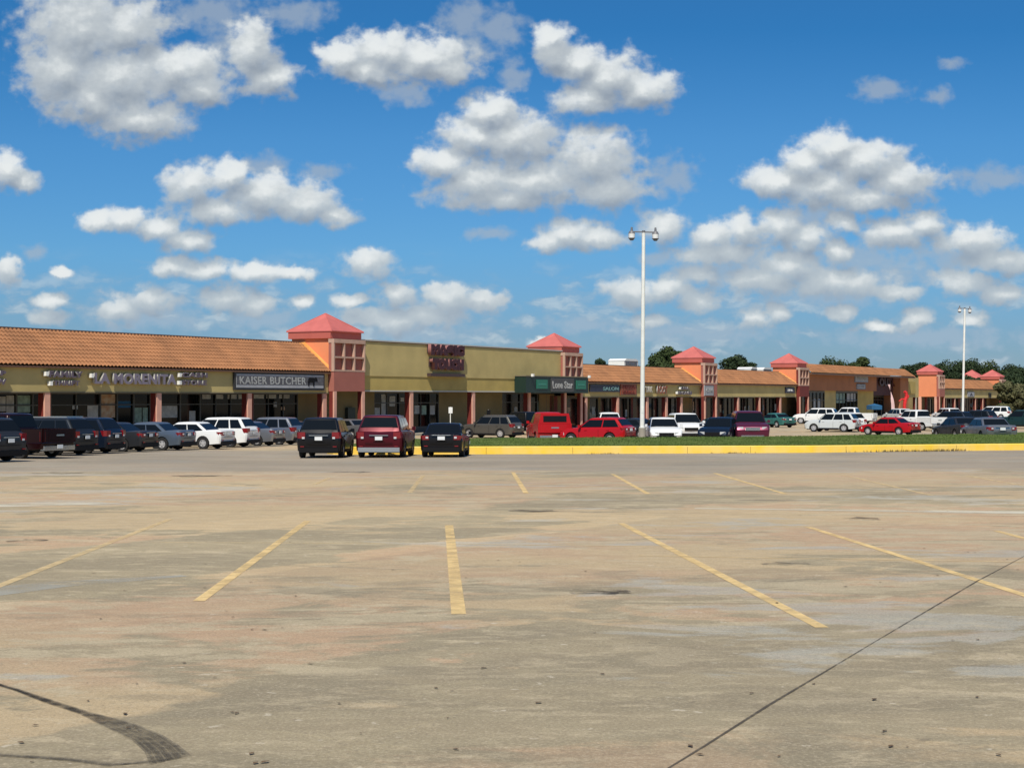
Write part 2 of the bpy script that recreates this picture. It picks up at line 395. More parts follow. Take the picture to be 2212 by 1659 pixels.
    col = mix(mr(sp, .52, .66, 0, .35), col, (.64, .54, .40))
    col = mix(mr(sp, .36, .47, .45, 0), col, (.17, .135, .10))
    col = mix(mr(sp2, .38, .62, .30, 0), col, (.2, .165, .12))
    pits = noise(7, 5, .6)
    col = mix(mr(pits, .67, .73, 0, .45), col, (.14, .115, .085)); col = mix(mr(pits, .34, .29, 0, .5), col, (.62, .55, .43))
    L.new(col, b.inputs['Base Color']); b.inputs['Roughness'].default_value = .88; b.inputs['Specular IOR Level'].default_value = .3
    bp = N.new('ShaderNodeBump'); bp.inputs['Strength'].default_value = .5; bp.inputs['Distance'].default_value = .006
    L.new(mth('ADD', sp, mth('MULTIPLY', med, 3)), bp.inputs['Height']); L.new(bp.outputs[0], b.inputs['Normal'])
    return m
M['ground'] = ground_material()
xs = [-3000, -500, -200, -120] + list(range(-90, -4, 6)) + list(range(-4, 12, 2)) + list(range(12, 130, 6)) + [160, 260, 500, 3000]
ys = [-300, -40, -10] + list(range(-4, 64, 4)) + [66, 68, 70, 71.2, 72, 74, 76, 80, 84, 88, 93, 96, 100, 104, 106.8, 110, 115, 120, 140, 180, 240, 320, 500, 1500, 6000]
g = MB(); nx = len(xs)
for y in ys:
    for x in xs: g.v.append((x, y, gz(x, max(y, -10)) if y < 320 else 0))
for j in range(len(ys) - 1):
    for i in range(nx - 1):
        a = j * nx + i; g.f.append((a, a + 1, a + 1 + nx, a + nx))
g.m = [0] * len(g.f)
tag(g.build('ground', M['ground'], fix=False), kind='structure')

# ---- markings
def worn(name, col, thr=(.42, .5), scale=6, hide=.0, stretch=(1, 1, 1), base_alpha=1):
    m = bpy.data.materials.new(name); m.use_nodes = True; nt = m.node_tree; b = nt.nodes['Principled BSDF']
    b.inputs['Base Color'].default_value = (*col, 1); b.inputs['Roughness'].default_value = .85
    tc = nt.nodes.new('ShaderNodeTexCoord'); mp = nt.nodes.new('ShaderNodeMapping'); mp.inputs['Scale'].default_value = stretch
    n = nt.nodes.new('ShaderNodeTexNoise'); n.inputs['Scale'].default_value = scale; n.inputs['Detail'].default_value = 8; n.inputs['Roughness'].default_value = .7
    nt.links.new(tc.outputs['Object'], mp.inputs[0]); nt.links.new(mp.outputs[0], n.inputs['Vector'])
    mr = nt.nodes.new('ShaderNodeMapRange'); mr.inputs[1].default_value = thr[0]; mr.inputs[2].default_value = thr[1]; mr.inputs[3].default_value = hide; mr.inputs[4].default_value = base_alpha
    nt.links.new(n.outputs[0], mr.inputs[0]); nt.links.new(mr.outputs[0], b.inputs['Alpha'])
    return m
M['yline'] = worn('worn_yellow_paint', (.78, .56, .25), (.32, .60), 2.4, .25, base_alpha=.92)
M['yfaint'] = worn('faded_yellow_paint', (.72, .54, .28), (.34, .60), 2, .15, base_alpha=.75)
M['skid'] = worn('tyre_rubber_trace', (.05, .045, .04), (.34, .66), 9, .08, base_alpha=.46)
M['stain'] = worn('oil_stain', (.05, .04, .03), (.42, .62), 3, 0, (.6, 1, 1), .7)
M['seam'] = worn('joint_filler', (.07, .055, .04), (.30, .48), 4, .12, base_alpha=.75)
def strip(name, pts, w, m, up=.004, kind='structure', label=None, cat=None):
    """a painted band along ground points, following the slope"""
    mb = MB(); P = []
    for i in range(len(pts) - 1):
        a, b = pts[i], pts[i + 1]; n = max(1, int((b - a).length / 1.5))
        for k in range(n): P.append(a.lerp(b, k / n))
    P.append(pts[-1])
    for i, p in enumerate(P):
        d = (P[min(i + 1, len(P) - 1)] - P[max(i - 1, 0)]); d.z = 0; d.normalize(); s = Vector((d.y, -d.x, 0))
        ww = w if not callable(w) else w(i / (len(P) - 1))
        for q in (p - s * ww / 2, p + s * ww / 2): mb.v.append((q.x, q.y, gz(0, q.y) + up))
    mb.f = [(2 * i, 2 * i + 1, 2 * i + 3, 2 * i + 2) for i in range(len(P) - 1)]; mb.m = [0] * len(mb.f)
    return tag(mb.build(name, m, fix=False), kind=kind)
rows = [((-90, 1300), (368, 1121)), ((430, 1298), (665, 1125)), ((991, 1326), (970, 1134)), ((1775, 1355), (1341, 1130)), ((2330, 1322), (1745, 1138)), ((2680, 1290), (2150, 1146))]
for i, (a, b) in enumerate(rows): strip('parking_line', [G(*a), G(*b)], .115 if i not in (2,) else .13, M['yline'] if i else M['yfaint'])
for a, b in [((680, 1046), (712, 1032)), ((885, 1064), (914, 1027)), ((1137, 1066), (1108, 1020)), ((1400, 1067), (1323, 1024)), ((1697, 1067), (1543, 1022)), ((2012, 1070), (1812, 1024)), ((2340, 1072), (2090, 1028))]:
    strip('parking_line', [G(*a), G(*b)], .12, M['yline'] if 1000 < a[0] < 1800 else M['yfaint'])
strip('faded_line', [G(1380, 1200), G(1800, 1207), G(2212, 1214), G(2500, 1219)], .07, M['yfaint'])
strip('faded_line', [G(330, 1171), G(900, 1174), G(1400, 1180)], .05, M['yfaint'])
M['light'] = worn('pale_mortar_band', (.62, .57, .44), (.34, .56), 1.3, 0, (.4, 1.5, 1), .9)
strip('mortar_band', [G(1500, 1098), G(1800, 1102), G(2100, 1106), G(2500, 1110)], lambda t: .25 + .9 * t, M['light'], .003)
strip('mortar_band', [G(-60, 1092), G(150, 1089), G(260, 1086)], lambda t: 1.3 - 1.0 * t, M['light'], .003)
M['light2'] = worn('faint_mortar_wash', (.47, .47, .42), (.34, .56), 1.1, 0, (.6, 1.2, 1), .5)
strip('mortar_band', [G(-60, 1282), G(120, 1262), G(300, 1250), G(400, 1243)], lambda t: .75 - .6 * t, M['light2'], .003)
strip('pavement_joint', [G(1400, 1684), G(1520, 1611), G(1660, 1522), G(1790, 1445), G(1880, 1391), G(2000, 1320), G(2110, 1255), G(2212, 1201), G(2330, 1140)], lambda t: .008 + .014 * math.sin(9 * t) ** 2, M['seam'], .005)
strip('pavement_joint', [G(1112, 1103), G(1160, 1104), G(1215, 1105)], .09, M['stain'], .005)
strip('pavement_joint', [G(-20, 1107), G(420, 1104), G(900, 1100), G(1120, 1103), G(1700, 1112), G(2400, 1116)], .022, M['seam'], .005)
def blot(q, l, w, n_=16, seed=0):
    rg = random.Random(seed); c = G(*q); mb = MB(); mb.v.append((c.x, c.y, gz(0, c.y) + .006))
    for i in range(n_):
        a = 2 * math.pi * i / n_; k = rg.uniform(.55, 1.1); y_ = c.y + math.sin(a) * w * k; mb.v.append((c.x + math.cos(a) * l * k, y_, gz(0, y_) + .006))
    mb.f = [(0, 1 + i, 1 + (i + 1) % n_) for i in range(n_)]; mb.m = [0] * n_
    return tag(mb.build('oil_stain', M['stain'], fix=False), kind='structure')
for i_, (q, l, w) in enumerate((((1288, 1277), .34, .30), ((1325, 1279), .2, .22), ((1690, 1218), .3, .3), ((1862, 1120), .4, .5), ((1160, 1104), .55, .5), ((60, 1168), .3, .3), ((430, 1028), 1.0, .8), ((120, 1022), 1.2, .9), ((760, 1020), .9, .7))): blot(q, l, w, seed=i_)
def zz6(p): return ((p[0] / 1.658) / 1.2057, (p[1] / 1.658 + 1160) / 1.2057)
O6 = [(-60, 1012), (80, 1052), (200, 1092), (400, 1156), (500, 1180), (600, 1212), (690, 1250), (755, 1290), (815, 1340)]
I6 = [(-60, 1018), (80, 1060), (190, 1104), (350, 1156), (440, 1200), (520, 1238), (590, 1275), (640, 1320), (664, 1372)]
sk = MB()
def skid(pts, w):
    return strip('skid_mark', [G(*zz6(p)) for p in pts], w, M['skid'], .006)
for k in range(9):
    t = k / 8; skid([(a[0] * t + b[0] * (1 - t), a[1] * t + b[1] * (1 - t)) for a, b in zip(O6, I6)], lambda u, k=k: .018 + .030 * u * (1.0 if k % 2 else .6))
for k in range(4):
    t = k / 3; skid([(815 - 150 * t, 1340 + 32 * t), (640 - 60 * t, 1362 + 10 * t), (480, 1382 - 10 * t), (300, 1358 - 7 * t), (120, 1346 - 8 * t), (-60, 1335 - 6 * t)], .026)

# fallen leaves and small stones: one loose litter
lv = MB()
for i in range(170):
    d = 7.2 + random.random() ** 1.6 * 50; x = random.uniform(-.36, .36) * d; r = random.uniform(.012, .032)
    a = random.random() * 6.28; z = gz(0, d) + .006; c, s_ = math.cos(a), math.sin(a)
    pts = [(-1, 0, .0), (-.2, .55, .06), (1, .1, .02), (.1, -.5, .10)]
    lv.add([(x + r * (p[0] * c - p[1] * s_), d + r * (p[0] * s_ + p[1] * c), z + r * p[2] + .002) for p in pts], [(0, 1, 2, 3)])
tag(lv.build('fallen_leaves', mat('dry_leaf', (.10, .06, .03), .9, var=.4, vscale=1), fix=False), 'brown leaf litter scattered over the concrete lot', 'leaf litter', kind='stuff')

# ---------------------------------------------------------------- grass island with its tall yellow kerb
front = [(-8.6, 71.5), (-8.2, 70.4), (-7.2, 69.9), (-3, 70.6), (1, 71.2), (6.4, 71.8), (14.2, 72.9), (25.5, 76.5), (42, 82.5), (70, 93)]
back = [(70, 118), (40, 101), (25, 89), (16, 84.5), (8, 82.6), (0, 81), (-4, 79), (-7, 76), (-8.5, 73.5)]
poly = front + back
def kz(x, y): return max(0, 1.35 - .01264 * min(y, 74)) + .36
def inset(p, k):
    cx, cy = (8, 77)
    i = poly.index(p); a = Vector(poly[i - 1]); c = Vector(poly[(i + 1) % len(poly)]); d = (c - a).normalized()
    return (p[0] - d.y * k, p[1] + d.x * k)
kb = MB(); n = len(poly)
kmat = mat('yellow_kerb_paint', (.95, .61, .05), .65, col2=(.92, .64, .17), vscale=1.6, detail=12, bump=.3)
for i in range(n):
    p, q = poly[i], poly[(i + 1) % n]; pi, qi = inset(p, .17), inset(q, .17)
    zs = [gz(*p) - .1, gz(*q) - .1, kz(*p), kz(*q)]
    kb.add([(*p, zs[0]), (*q, zs[1]), (*q, zs[3] - .03), (*p, zs[2] - .03), (*inset(p, .03), zs[2]), (*inset(q, .03), zs[3]), (*qi, zs[3]), (*pi, zs[2]), (*qi, zs[3] - .3), (*pi, zs[2] - .3)],
           [(0, 1, 2, 3), (3, 2, 5, 4), (4, 5, 6, 7), (7, 6, 8, 9)])
for i in range(2, 9):      # joints between the kerb lengths
    p, q = Vector(poly[i]), Vector(poly[i + 1]); L_ = (q - p).length; d = (q - p).normalized(); m_ = int(L_ / 3.05)
    for k in range(m_):
        a = p + d * (k + .6) * 3.05; nrm = Vector((-d.y, d.x)); z_ = kz(*a); g0 = gz(*a)
        vs = [(a.x + d.x * u - nrm.x * .004, a.y + d.y * u - nrm.y * .004, z) for u in (-.008, .008) for z in (g0, z_ - .03)]
        kb.add(vs, [(0, 1, 3, 2)], 1)
tag(kb.build('kerb', [kmat, mat('kerb_joint', (.16, .10, .03), .9)], fix=False), kind='structure')
def inpoly(x, y, P=poly):
    c = False; j = len(P) - 1
    for i in range(len(P)):
        if (P[i][1] > y) != (P[j][1] > y) and x < (P[j][0] - P[i][0]) * (y - P[i][1]) / (P[j][1] - P[i][1]) + P[i][0]: c = not c
        j = i
    return c
def frontd(x):
    for a, b in zip(front[2:], front[3:]):
        if a[0] <= x <= b[0]: return a[1] + (b[1] - a[1]) * (x - a[0]) / (b[0] - a[0])
    return 71.0 if x < 0 else 93
def mound(x, y):
    f = y - frontd(x)
    return kz(x, y) - .035 + .20 * sstep(.2, 8.5, f) + .02 * math.sin(x * .9) * math.sin(y * 1.3)
tm = MB(); idx = {}
gx = [x * 1.0 for x in range(-9, 71)]; gy = [69.5 + .75 * j for j in range(66)]
ip = [inset(p, .1) for p in poly]
for i in range(len(gx) - 1):
    for j in range(len(gy) - 1):
        cx, cy = (gx[i] + gx[i + 1]) / 2, (gy[j] + gy[j + 1]) / 2
        if not inpoly(cx, cy, ip): continue
        f = []
        for a, b in ((i, j), (i + 1, j), (i + 1, j + 1), (i, j + 1)):
            if (a, b) not in idx:
                idx[(a, b)] = len(tm.v); x, y = gx[a], gy[b]
                x, y = x, max(y, frontd(x) + .1) if x > -7.5 else y
                tm.v.append((x, y, mound(x, y)))
            f.append(idx[(a, b)])
        tm.f.append(tuple(f)); tm.m.append(0)
M['turf'] = mat('turf', (.060, .095, .018), .95, col2=(.115, .150, .040), vscale=.55, detail=9, bump=.8, bscale=25, spec=.1)
tag(tm.build('turf', M['turf'], fix=False), kind='structure')
gr = MB(); rg = random.Random(3)
while len(gr.f) < 42000:
    x = rg.uniform(-8.4, 44); y = frontd(x) + .18 + rg.random() ** 1.3 * 12
    if not inpoly(x, y, ip): continue
    a = rg.random() * 6.28; h = rg.uniform(.03, .075); w = rg.uniform(.012, .03); z = mound(x, y) - .01; c, s_ = math.cos(a) * w, math.sin(a) * w
    lx, ly = rg.uniform(-.04, .04), rg.uniform(-.04, .04)
    gr.add([(x - c, y - s_, z), (x + c, y + s_, z), (x + lx, y + ly, z + h)], [(0, 1, 2)])
tag(gr.build('grass', mat('grass_blade', (.065, .115, .02), .8, col2=(.13, .17, .05), vscale=.8, detail=6, spec=.2), fix=False), 'short green grass on the island behind the yellow kerb', 'grass', kind='stuff')
# weeds and dry leaves caught at the foot of the kerb
wd = MB(); 
for cx, cy, n_, sp, hh in ((19.3, 74.3, 260, 1.3, .13), (10.2, 72.1, 40, .5, .08), (4.2, 71.4, 40, .4, .07), (21.2, 74.9, 90, .5, .16)):
    for _ in range(n_):
        x = cx + rg.gauss(0, sp); y = frontd(x) - abs(rg.gauss(0, .12)) - .03; z = gz(x, y); h = rg.uniform(.03, hh); w = rg.uniform(.01, .035); a = rg.random() * 3.14
        wd.add([(x - w * math.cos(a), y - w * math.sin(a), z), (x + w * math.cos(a), y + w * math.sin(a), z), (x + rg.uniform(-.06, .06), y + rg.uniform(-.05, .03), z + h)], [(0, 1, 2)])
tag(wd.build('weeds', mat('dry_weed', (.20, .13, .05), .9, col2=(.09, .08, .03), vscale=5), fix=False), 'dry brown weeds along the foot of the yellow kerb', 'weeds', kind='stuff')

# ---------------------------------------------------------------- shopping strip
class FB(MB):
    """mesh written in strip coordinates (s along, t back, z up), re-based on its thing"""
    def put(s, name, mats, th, smooth=None, fix=True):
        o = ORG[th.name]; s.v = [(x - o, y, z) for x, y, z in s.v]
        return s.build(name, mats, th, smooth, fix)
ORG = {}
def fthing(name, label, cat, s, group=None):
    o = facade(name, label, cat, s, group); ORG[o.name] = s; return o
def sub(child_mb, name, m, parent, org): 
    child_mb.v = [(x - org, y, z) for x, y, z in child_mb.v]
    return child_mb.build(name, m, parent)
def tiles(mb, s0, s1, t0, z0, t1, z1, pitch=.31, rows=8, amp=.11, step=.035, spp=6):
    n = int((s1 - s0) / pitch * spp); sl_ = math.hypot(t1 - t0, z1 - z0); nt_, nz = -(z1 - z0) / sl_, (t1 - t0) / sl_
    for r in range(rows):
        for e in (0, 1):
            f = (r + e) / rows; lift = step if e == 0 else 0
            for i in range(n + 1):
                s = s0 + (s1 - s0) * i / n; h = amp * abs(math.sin(math.pi * (s / pitch))) + lift
                mb.v.append((s, t0 + (t1 - t0) * f + nt_ * h, z0 + (z1 - z0) * f + nz * h))
    for r in range(rows * 2 - 1):
        a = len(mb.v) - rows * 2 * (n + 1) + r * (n + 1)
        for i in range(n): mb.f.append((a + i, a + i + 1, a + n + 2 + i, a + n + 1 + i)); mb.m.append(0)
def bays(th, items, t, zt=3.3, zb=.15):
    o = ORG[th.name]
    for it in items:
        a, b, k = it[:3]
        if b - a < .05: continue
        if k.startswith('wall'):
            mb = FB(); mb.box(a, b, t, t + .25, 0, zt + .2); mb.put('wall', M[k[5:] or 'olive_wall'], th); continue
        z0 = .6 if k == 'sill' else zb
        w = FB(); fr = .06
        w.box(a, b, t, t + .2, zt - .1, zt + .2); w.box(a, b, t, t + .2, 0, z0)
        w.box(a, a + fr, t, t + .1, z0, zt - .1); w.box(b - fr, b, t, t + .1, z0, zt - .1)
        n = max(1, round((b - a) / 1.7))
        for i in range(1, n): w.box(a + (b - a) * i / n - fr / 2, a + (b - a) * i / n + fr / 2, t, t + .1, z0, zt - .1)
        if zt > 3: w.box(a + fr, b - fr, t + .005, t + .09, 2.55, 2.62)
        f = w.put('window', M['darkred'] if k == 'red' else M['alu'], th)
        p = MB(); p.box(a + fr - o, b - fr - o, t + .12, t + .16, z0, zt - .1); p.build('pane', M['shopglass'], f)
        for q in it[3:]:
            pa, pb, z0_, z1_, m = q; pm = MB(); pm.box(pa - o, pb - o, t + .10, t + .115, z0_, z1_); pm.build('poster', M[m], f)
def column(th, s, t=0, zt=3.4, w=.42, d=.55, m='pink', base='darkred'):
    mb = FB(); mb.box(s, s + w, t, t + .12, 0, zt, 0); mb.box(s, s + w, t + .12, t + d, 0, zt, 1)  # pale pink front; canopy shade on the sides put in as dark red
    mb.box(s - .05, s + w + .05, t - .05, t + d + .05, 0, .35, 0)
    return mb.put('column', [M[m], M[base]], th)
def arcade(th, s0, s1, zf0, zf1, zr, dark=None, tdepth=2.6, fasc='olive', rows=8, cols=(), roofmat='tile'):
    mb = FB(); mb.box(s0, s1, 0, .35, zf0, zf1); mb.put('fascia', M[fasc], th)
    mb = FB(); mb.box(s0, s1, -.03, .38, zf0 - .07, zf0); mb.box(s0, s1, .38, tdepth, zf0 + .02, zf0 + .1); mb.put('soffit', M['soffit'], th)
    mb = FB(); tiles(mb, s0, s1, -.22, zf1 + .02, 2.5, zr, rows=rows); mb.put('roof', M[roofmat], th, fix=False)
    mb = FB(); mb.box(s0, s1, -.26, -.02, zf1 - .12, zf1 + .0); mb.box(s0, s1, 2.42, 2.75, zr - .25, zr + .13); mb.put('flashing', M['brownmetal'], th)
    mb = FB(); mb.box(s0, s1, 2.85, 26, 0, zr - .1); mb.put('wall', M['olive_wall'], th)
    mb = FB(); mb.box(s0, s1, -1.0, 2.59, -.4, .15); mb.put('walkway', M['sidewalk'], th)
    for c in cols: column(th, c, zt=zf0 - .07)
def gusset(th, s, z0, z1, w=.95):
    """little tiled cricket between the long roof and a tower wall"""
    mb = FB(); a = [(s - .12, -.2, z0 + .05), (s, -.2, z0 + .05), (s, 2.4, z1 - .05), (s - 1.0, 2.4, z1 - .02), (s, -.2, z0 + .25), (s, 2.4, z1 + .12)]
    mb.add(a, [(0, 4, 5, 3), (0, 1, 4), (3, 5, 2), (1, 2, 5, 4)]); mb.put('cricket', M['tile_lit'], th)
def tower(s, w, label, dz=0, dep=None, t0=0, name='corner_tower', panel='terra', cols=True, low=3.5, opening=False, grp='pyramid-roofed corner towers'):
    th = fthing(name, label, 'tower', s, grp); dep = dep or w; e = s + w
    mb = FB(); lo = low
    mb.box(s + .0, e, t0, t0 + dep, lo, 7.45 + dz)
    mb.put('wall', M['orange'], th)
    if opening:
        for a, b in ((t0, t0 + .5), (t0 + dep - .5, t0 + dep)):
            mb = FB(); mb.box(s, s + .4, a, b, 0, lo); mb.put('pier', M['pink'], th)
    else:
        mb = FB(); mb.box(s + .3, e - .1, t0 + 2.6, t0 + dep + .4, 0, lo); mb.put('back_wall', M['olive_wall'], th)
    # screen box
    mb = FB(); mb.box(s - .3, e, t0 - .5, t0 - .003, lo + .0, 4.97 + dz); mb.put('panel', M[panel], th)
    mb = FB(); mb.box(s - .3, e, t0 - .28, t0 - .003, 4.97 + dz, 7.2 + dz); mb.put('screen_back', M[panel], th)
    mb = FB(); z0, z1 = 4.98 + dz, 7.4 + dz; bw = .13
    mb.box(s - .34, e + .04, t0 - .54, t0 - .004, z1 - .3, z1)
    L_ = (e + .04) - (s - .34)
    for i in range(4):
        c = s - .34 + (L_ - bw) * i / 3; mb.box(c, c + bw, t0 - .52, t0 - .29, z0, z1 - .3)
    for i in range(3):
        a = s - .34 + (L_ - bw) * i / 3 + bw; b = s - .34 + (L_ - bw) * (i + 1) / 3
        for c in (z0, (z0 + z1 - .3) / 2 - .06): mb.box(a, b, t0 - .51, t0 - .29, c, c + bw)
    mb.put('lattice', M['grid'], th)
    mb = FB(); mb.box(s - .2, e + .1, t0 - .1, t0 + dep + .2, 7.45 + dz, 7.95 + dz); mb.put('roof_fascia', M['fasciapink'], th)
    mb = FB(); cx, cy = s + w / 2 - .05, t0 + dep / 2; o_ = .14
    a = [(s - .2 - .05, t0 - .1 - .2), (e + .1 + .05, t0 - .1 - .2), (e + .1 + .05, t0 + dep + .2 + o_), (s - .2 - .05, t0 + dep + .2 + o_)]
    vs = [(*p, 7.951 + dz) for p in a] + [(*p, 8.02 + dz) for p in a] + [(cx, cy, 8.02 + dz + w * .385)]
    mb.add(vs, [(3, 2, 1, 0)] + [(i, (i + 1) % 4, 4 + (i + 1) % 4, 4 + i) for i in range(4)] + [(4 + i, 4 + (i + 1) % 4, 8) for i in range(4)])
    rf = mb.put('roof', M['roofpink'], th)
    rb = MB(); o = ORG[th.name]                                     # hip ridges and standing seams
    for p in a: rb.cyl((p[0] - o, p[1], 8.03 + dz), (cx - o, cy, 8.03 + dz + w * .385), .035, n=5)
    rb.build('ridge', M['roofpink'], rf)
    if cols:
        for c in (s - .28, e - .32): column(th, c, t0 - .5, lo, .32, .45)
    return th
GS = 'shop buildings of the strip'
T1, T2, T3, T4, T5, T7 = S(862), S(1463), S(1828), S(2076), S(2441), S(2603)
# --- section A
A = fthing('arcade_building', 'long shop building with clay-tile mansard and olive fascia, left end of the strip', 'building', 0, GS)
arcade(A, -16, T1 - .34, 3.4, 4.9, 7.1, rows=9, cols=[S(x) for x in (117, 409, 646)] + [T1 - .95])
gusset(A, T1 - .02, 4.9, 7.1)
mb = FB(); mb.box(-2.2, -.1, 6.4, 7.5, 7.0, 7.75); mb.put('roof_vent', M['dark'], A)
w = lambda a: S(a, 2.6)
def P_(a, b, y0, y1, m): return (w(a), w(b), Z(y1, w(a), 2.6), Z(y0, w(a), 2.6), m)
bays(A, [(-16, w(-60), 'glass'), (w(-60), w(44), 'sill', P_(-20, 18, 1033, 1072, 'paper'), P_(20, 40, 1030, 1074, 'paper')), (w(44), w(86), 'sill', P_(48, 82, 1030, 1074, 'papergreen')),
         (w(86), w(118), 'glass'), (w(118), w(133), 'wall_darkred'), (w(133), w(262), 'sill', P_(231, 259, 1056, 1090, 'paper'), P_(192, 206, 1056, 1066, 'paper')),
         (w(262), w(306), 'glass', P_(267, 303, 1027, 1088, 'paperwarm')), (w(306), w(349), 'glass', P_(308, 343, 1045, 1062, 'blue')), (w(349), w(392), 'glass', P_(352, 372, 1062, 1100, 'papergreen'), P_(375, 388, 1062, 1100, 'papergreen')),
         (w(392), w(410), 'wall_darkred'), (w(410), w(470), 'sill', P_(423, 465, 1057, 1088, 'paper')), (w(470), w(522), 'glass', P_(496, 512, 1070, 1100, 'paper')), (w(522), w(640), 'sill',
          P_(530, 552, 1024, 1039, 'paper'), P_(563, 584, 1024, 1039, 'paper'), P_(596, 619, 1024, 1039, 'paper'), P_(624, 636, 1024, 1039, 'paper')),
         (w(640), w(660), 'wall_darkred'), (w(660), w(776), 'sill', P_(664, 690, 1024, 1038, 'paper'), P_(697, 722, 1024, 1038, 'paper'), P_(730, 757, 1024, 1038, 'paper'), P_(716, 724, 1047, 1060, 'paper'), P_(735, 745, 1060, 1068, 'paperwarm')), (w(776), T1 + .3, 'wall')], 2.6, 3.35)
# --- tower 1
t1 = tower(T1, 3.65, 'nearest and largest corner tower, orange with beige lattice box, left of the parapet store')
mb = FB(); a = S(901, 2.5); mb.box(a, a + 1.0, 2.3, 2.59, .1, Z(1062, a, 2.5)); mb.put('utility_cabinet', mat('green_cabinet', (.045, .055, .04), .6), t1)
mb = FB(); mb.box(T1 - .34, T1 + 3.8, -1.0, 2.59, -.4, .15); mb.put('walkway', M['sidewalk'], t1)
# --- section B: parapet store
Bs, Be = T1 + 3.655, T2 - .02
B = fthing('parapet_store', 'tall flat-topped olive store between the first two corner towers', 'building', Bs, GS)
mb = FB(); mb.box(Bs, Be, -.05, .35, 4.70, 7.40); mb.put('parapet', M['olive'], B)
mb = FB(); mb.box(Bs, Be, 0, .35, 3.6, 4.697); mb.put('fascia', M['olive_low'], B)
mb = FB(); mb.box(Bs, Be, -.04, .38, 3.5, 3.597); mb.put('trim', M['coping'], B)
mb = FB(); mb.box(Bs, Be, -.12, .45, 7.403, 7.50, 0); mb.box(Bs, Be, -.08, .4, 7.34, 7.40, 1); mb.put('coping', [M['coping'], M['brownmetal']], B)
mb = FB(); mb.box(Bs, Be, .352, 2.6, 3.52, 3.62); mb.put('soffit', M['soffit'], B)
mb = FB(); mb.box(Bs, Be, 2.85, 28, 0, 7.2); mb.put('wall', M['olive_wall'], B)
mb = FB(); mb.box(Bs, Be, -1.0, 2.59, -.4, .15); mb.put('walkway', M['sidewalk'], B)
for x in (1069, 1231, 1377): column(B, S(x), zt=3.5)
bays(B, [(Bs - .3, w(975), 'wall'), (w(975), w(1072), 'glass', P_(996, 1009, 1027, 1090, 'paper'), P_(1017, 1032, 1032, 1058, 'paper'), P_(1046, 1055, 1036, 1046, 'paper'), P_(977, 992, 1062, 1085, 'paper')),
         (w(1072), w(1143), 'sill', P_(1082, 1095, 1056, 1078, 'paper'), P_(1101, 1113, 1056, 1080, 'papergreen'), P_(1120, 1135, 1056, 1080, 'paper')),
         (w(1143), w(1308), 'wall'), (w(1308), w(1400), 'glass', P_(1342, 1350, 1060, 1072, 'paper')), (w(1400), w(1468), 'glass', P_(1400, 1410, 1045, 1090, 'papergreen'))], 2.6, 3.45)
t2 = tower(T2, 3.4, 'second corner tower from the left, rising above the green restaurant sign box', dz=-.1)
# --- section C
Cs, Ce = T2 + 3.44, T3 - .34
Cb = fthing('arcade_building', 'tiled shop building behind the tall lamp post, second tiled roof from the left', 'building', Cs, GS)
arcade(Cb, Cs, Ce, 3.12, 4.52, 6.3, cols=[S(x) for x in (1525, 1608, 1685, 1735, 1774)], rows=6)
gusset(Cb, T3 - .02, 4.5, 6.3)
random.seed(11)
def gen(s0, s1):
    out = []; s = s0
    while s < s1 - .3:
        k = random.choice(['glass', 'glass', 'sill', 'wall_darkred', 'wall', 'glass']); wd_ = random.uniform(1.6, 3.6) if k in ('glass', 'sill') else random.uniform(.4, 1.0)
        e = min(s1, s + wd_); it = [s, e, k]
        if k in ('glass', 'sill') and e - s > 1.2:
            for _ in range(random.choice([0, 1, 1, 2])):
                a = random.uniform(s + .1, e - .8); b = a + random.uniform(.35, .7); z = random.uniform(.9, 1.9); it.append((a, b, z, min(2.9, z + random.uniform(.4, 1.1)), random.choice(['paper', 'paper', 'papergreen', 'paperwarm'])))
            # keep posters apart
            it = it[:3] + it[3:4] + [q for q in it[4:] if q[0] > it[3][1] + .05 or q[1] < it[3][0] - .05]
        out.append(tuple(it)); s = e
    return out
bays(Cb, gen(Cs - 1, T3), 2.6, 3.0)
t3 = tower(T3, 3.4, 'third corner tower from the left, to the right of the tall lamp post', dz=-.42, low=3.1)
Ds, De = T3 + 3.44, T4 - .34
D_ = fthing('arcade_building', 'tiled shop building between the third and fourth corner towers', 'building', Ds, GS)
arcade(D_, Ds, De, 3.1, 4.6, 6.35, cols=[S(x) for x in (1922, 1978, 2032)], rows=6)
gusset(D_, T4 - .02, 4.6, 6.35)
bays(D_, gen(Ds - 1, T4), 2.6, 3.0)
t4 = tower(T4, 3.4, 'fourth corner tower, at the left corner of the large brown anchor store', dz=-.42, low=3.1, panel='darkred')
# --- section E: anchor store
Es, Ee = T4 + 3.44, S(2366)
E = fthing('anchor_store', 'large brown store with orange tile mansard and a pale feather flag in front', 'building', Es, GS)
m0, m1 = S(2112), S(2283)
mb = FB(); mb.box(Es, m1, 0, .5, 3.95, 6.4); mb.box(S(2345), Ee, 0, 3, 0, 6.4); mb.put('wall', M['brown'], E)
mb = FB(); mb.box(Es, Ee, 3.0, 40, 0, 6.6); mb.box(Es, m0, .5, 2.9, 3.95, 6.3); mb.put('back_wall', M['olive_wall'], E)
mb = FB(); mb.box(m1 + .01, S(2345) - .01, 1.2, 2.9, 3.3, 6.3); mb.put('entrance_header', mat('dark_maroon_panel', (.07, .018, .022), .7, var=.15), E)
mb = FB(); tiles(mb, Es, Ee + .6, -.9, 6.35, .9, 7.55, pitch=.4, rows=5, spp=4); mb.put('roof', M['tile'], E, fix=False)
mb = FB(); mb.box(Es, Ee + .6, -.92, -.6, 6.1, 6.33); mb.box(Es, Ee + .6, .85, 1.1, 7.2, 7.62); mb.box(Es, Ee + .6, -.6, .5, 6.2, 6.3); mb.put('flashing', M['brownmetal'], E)
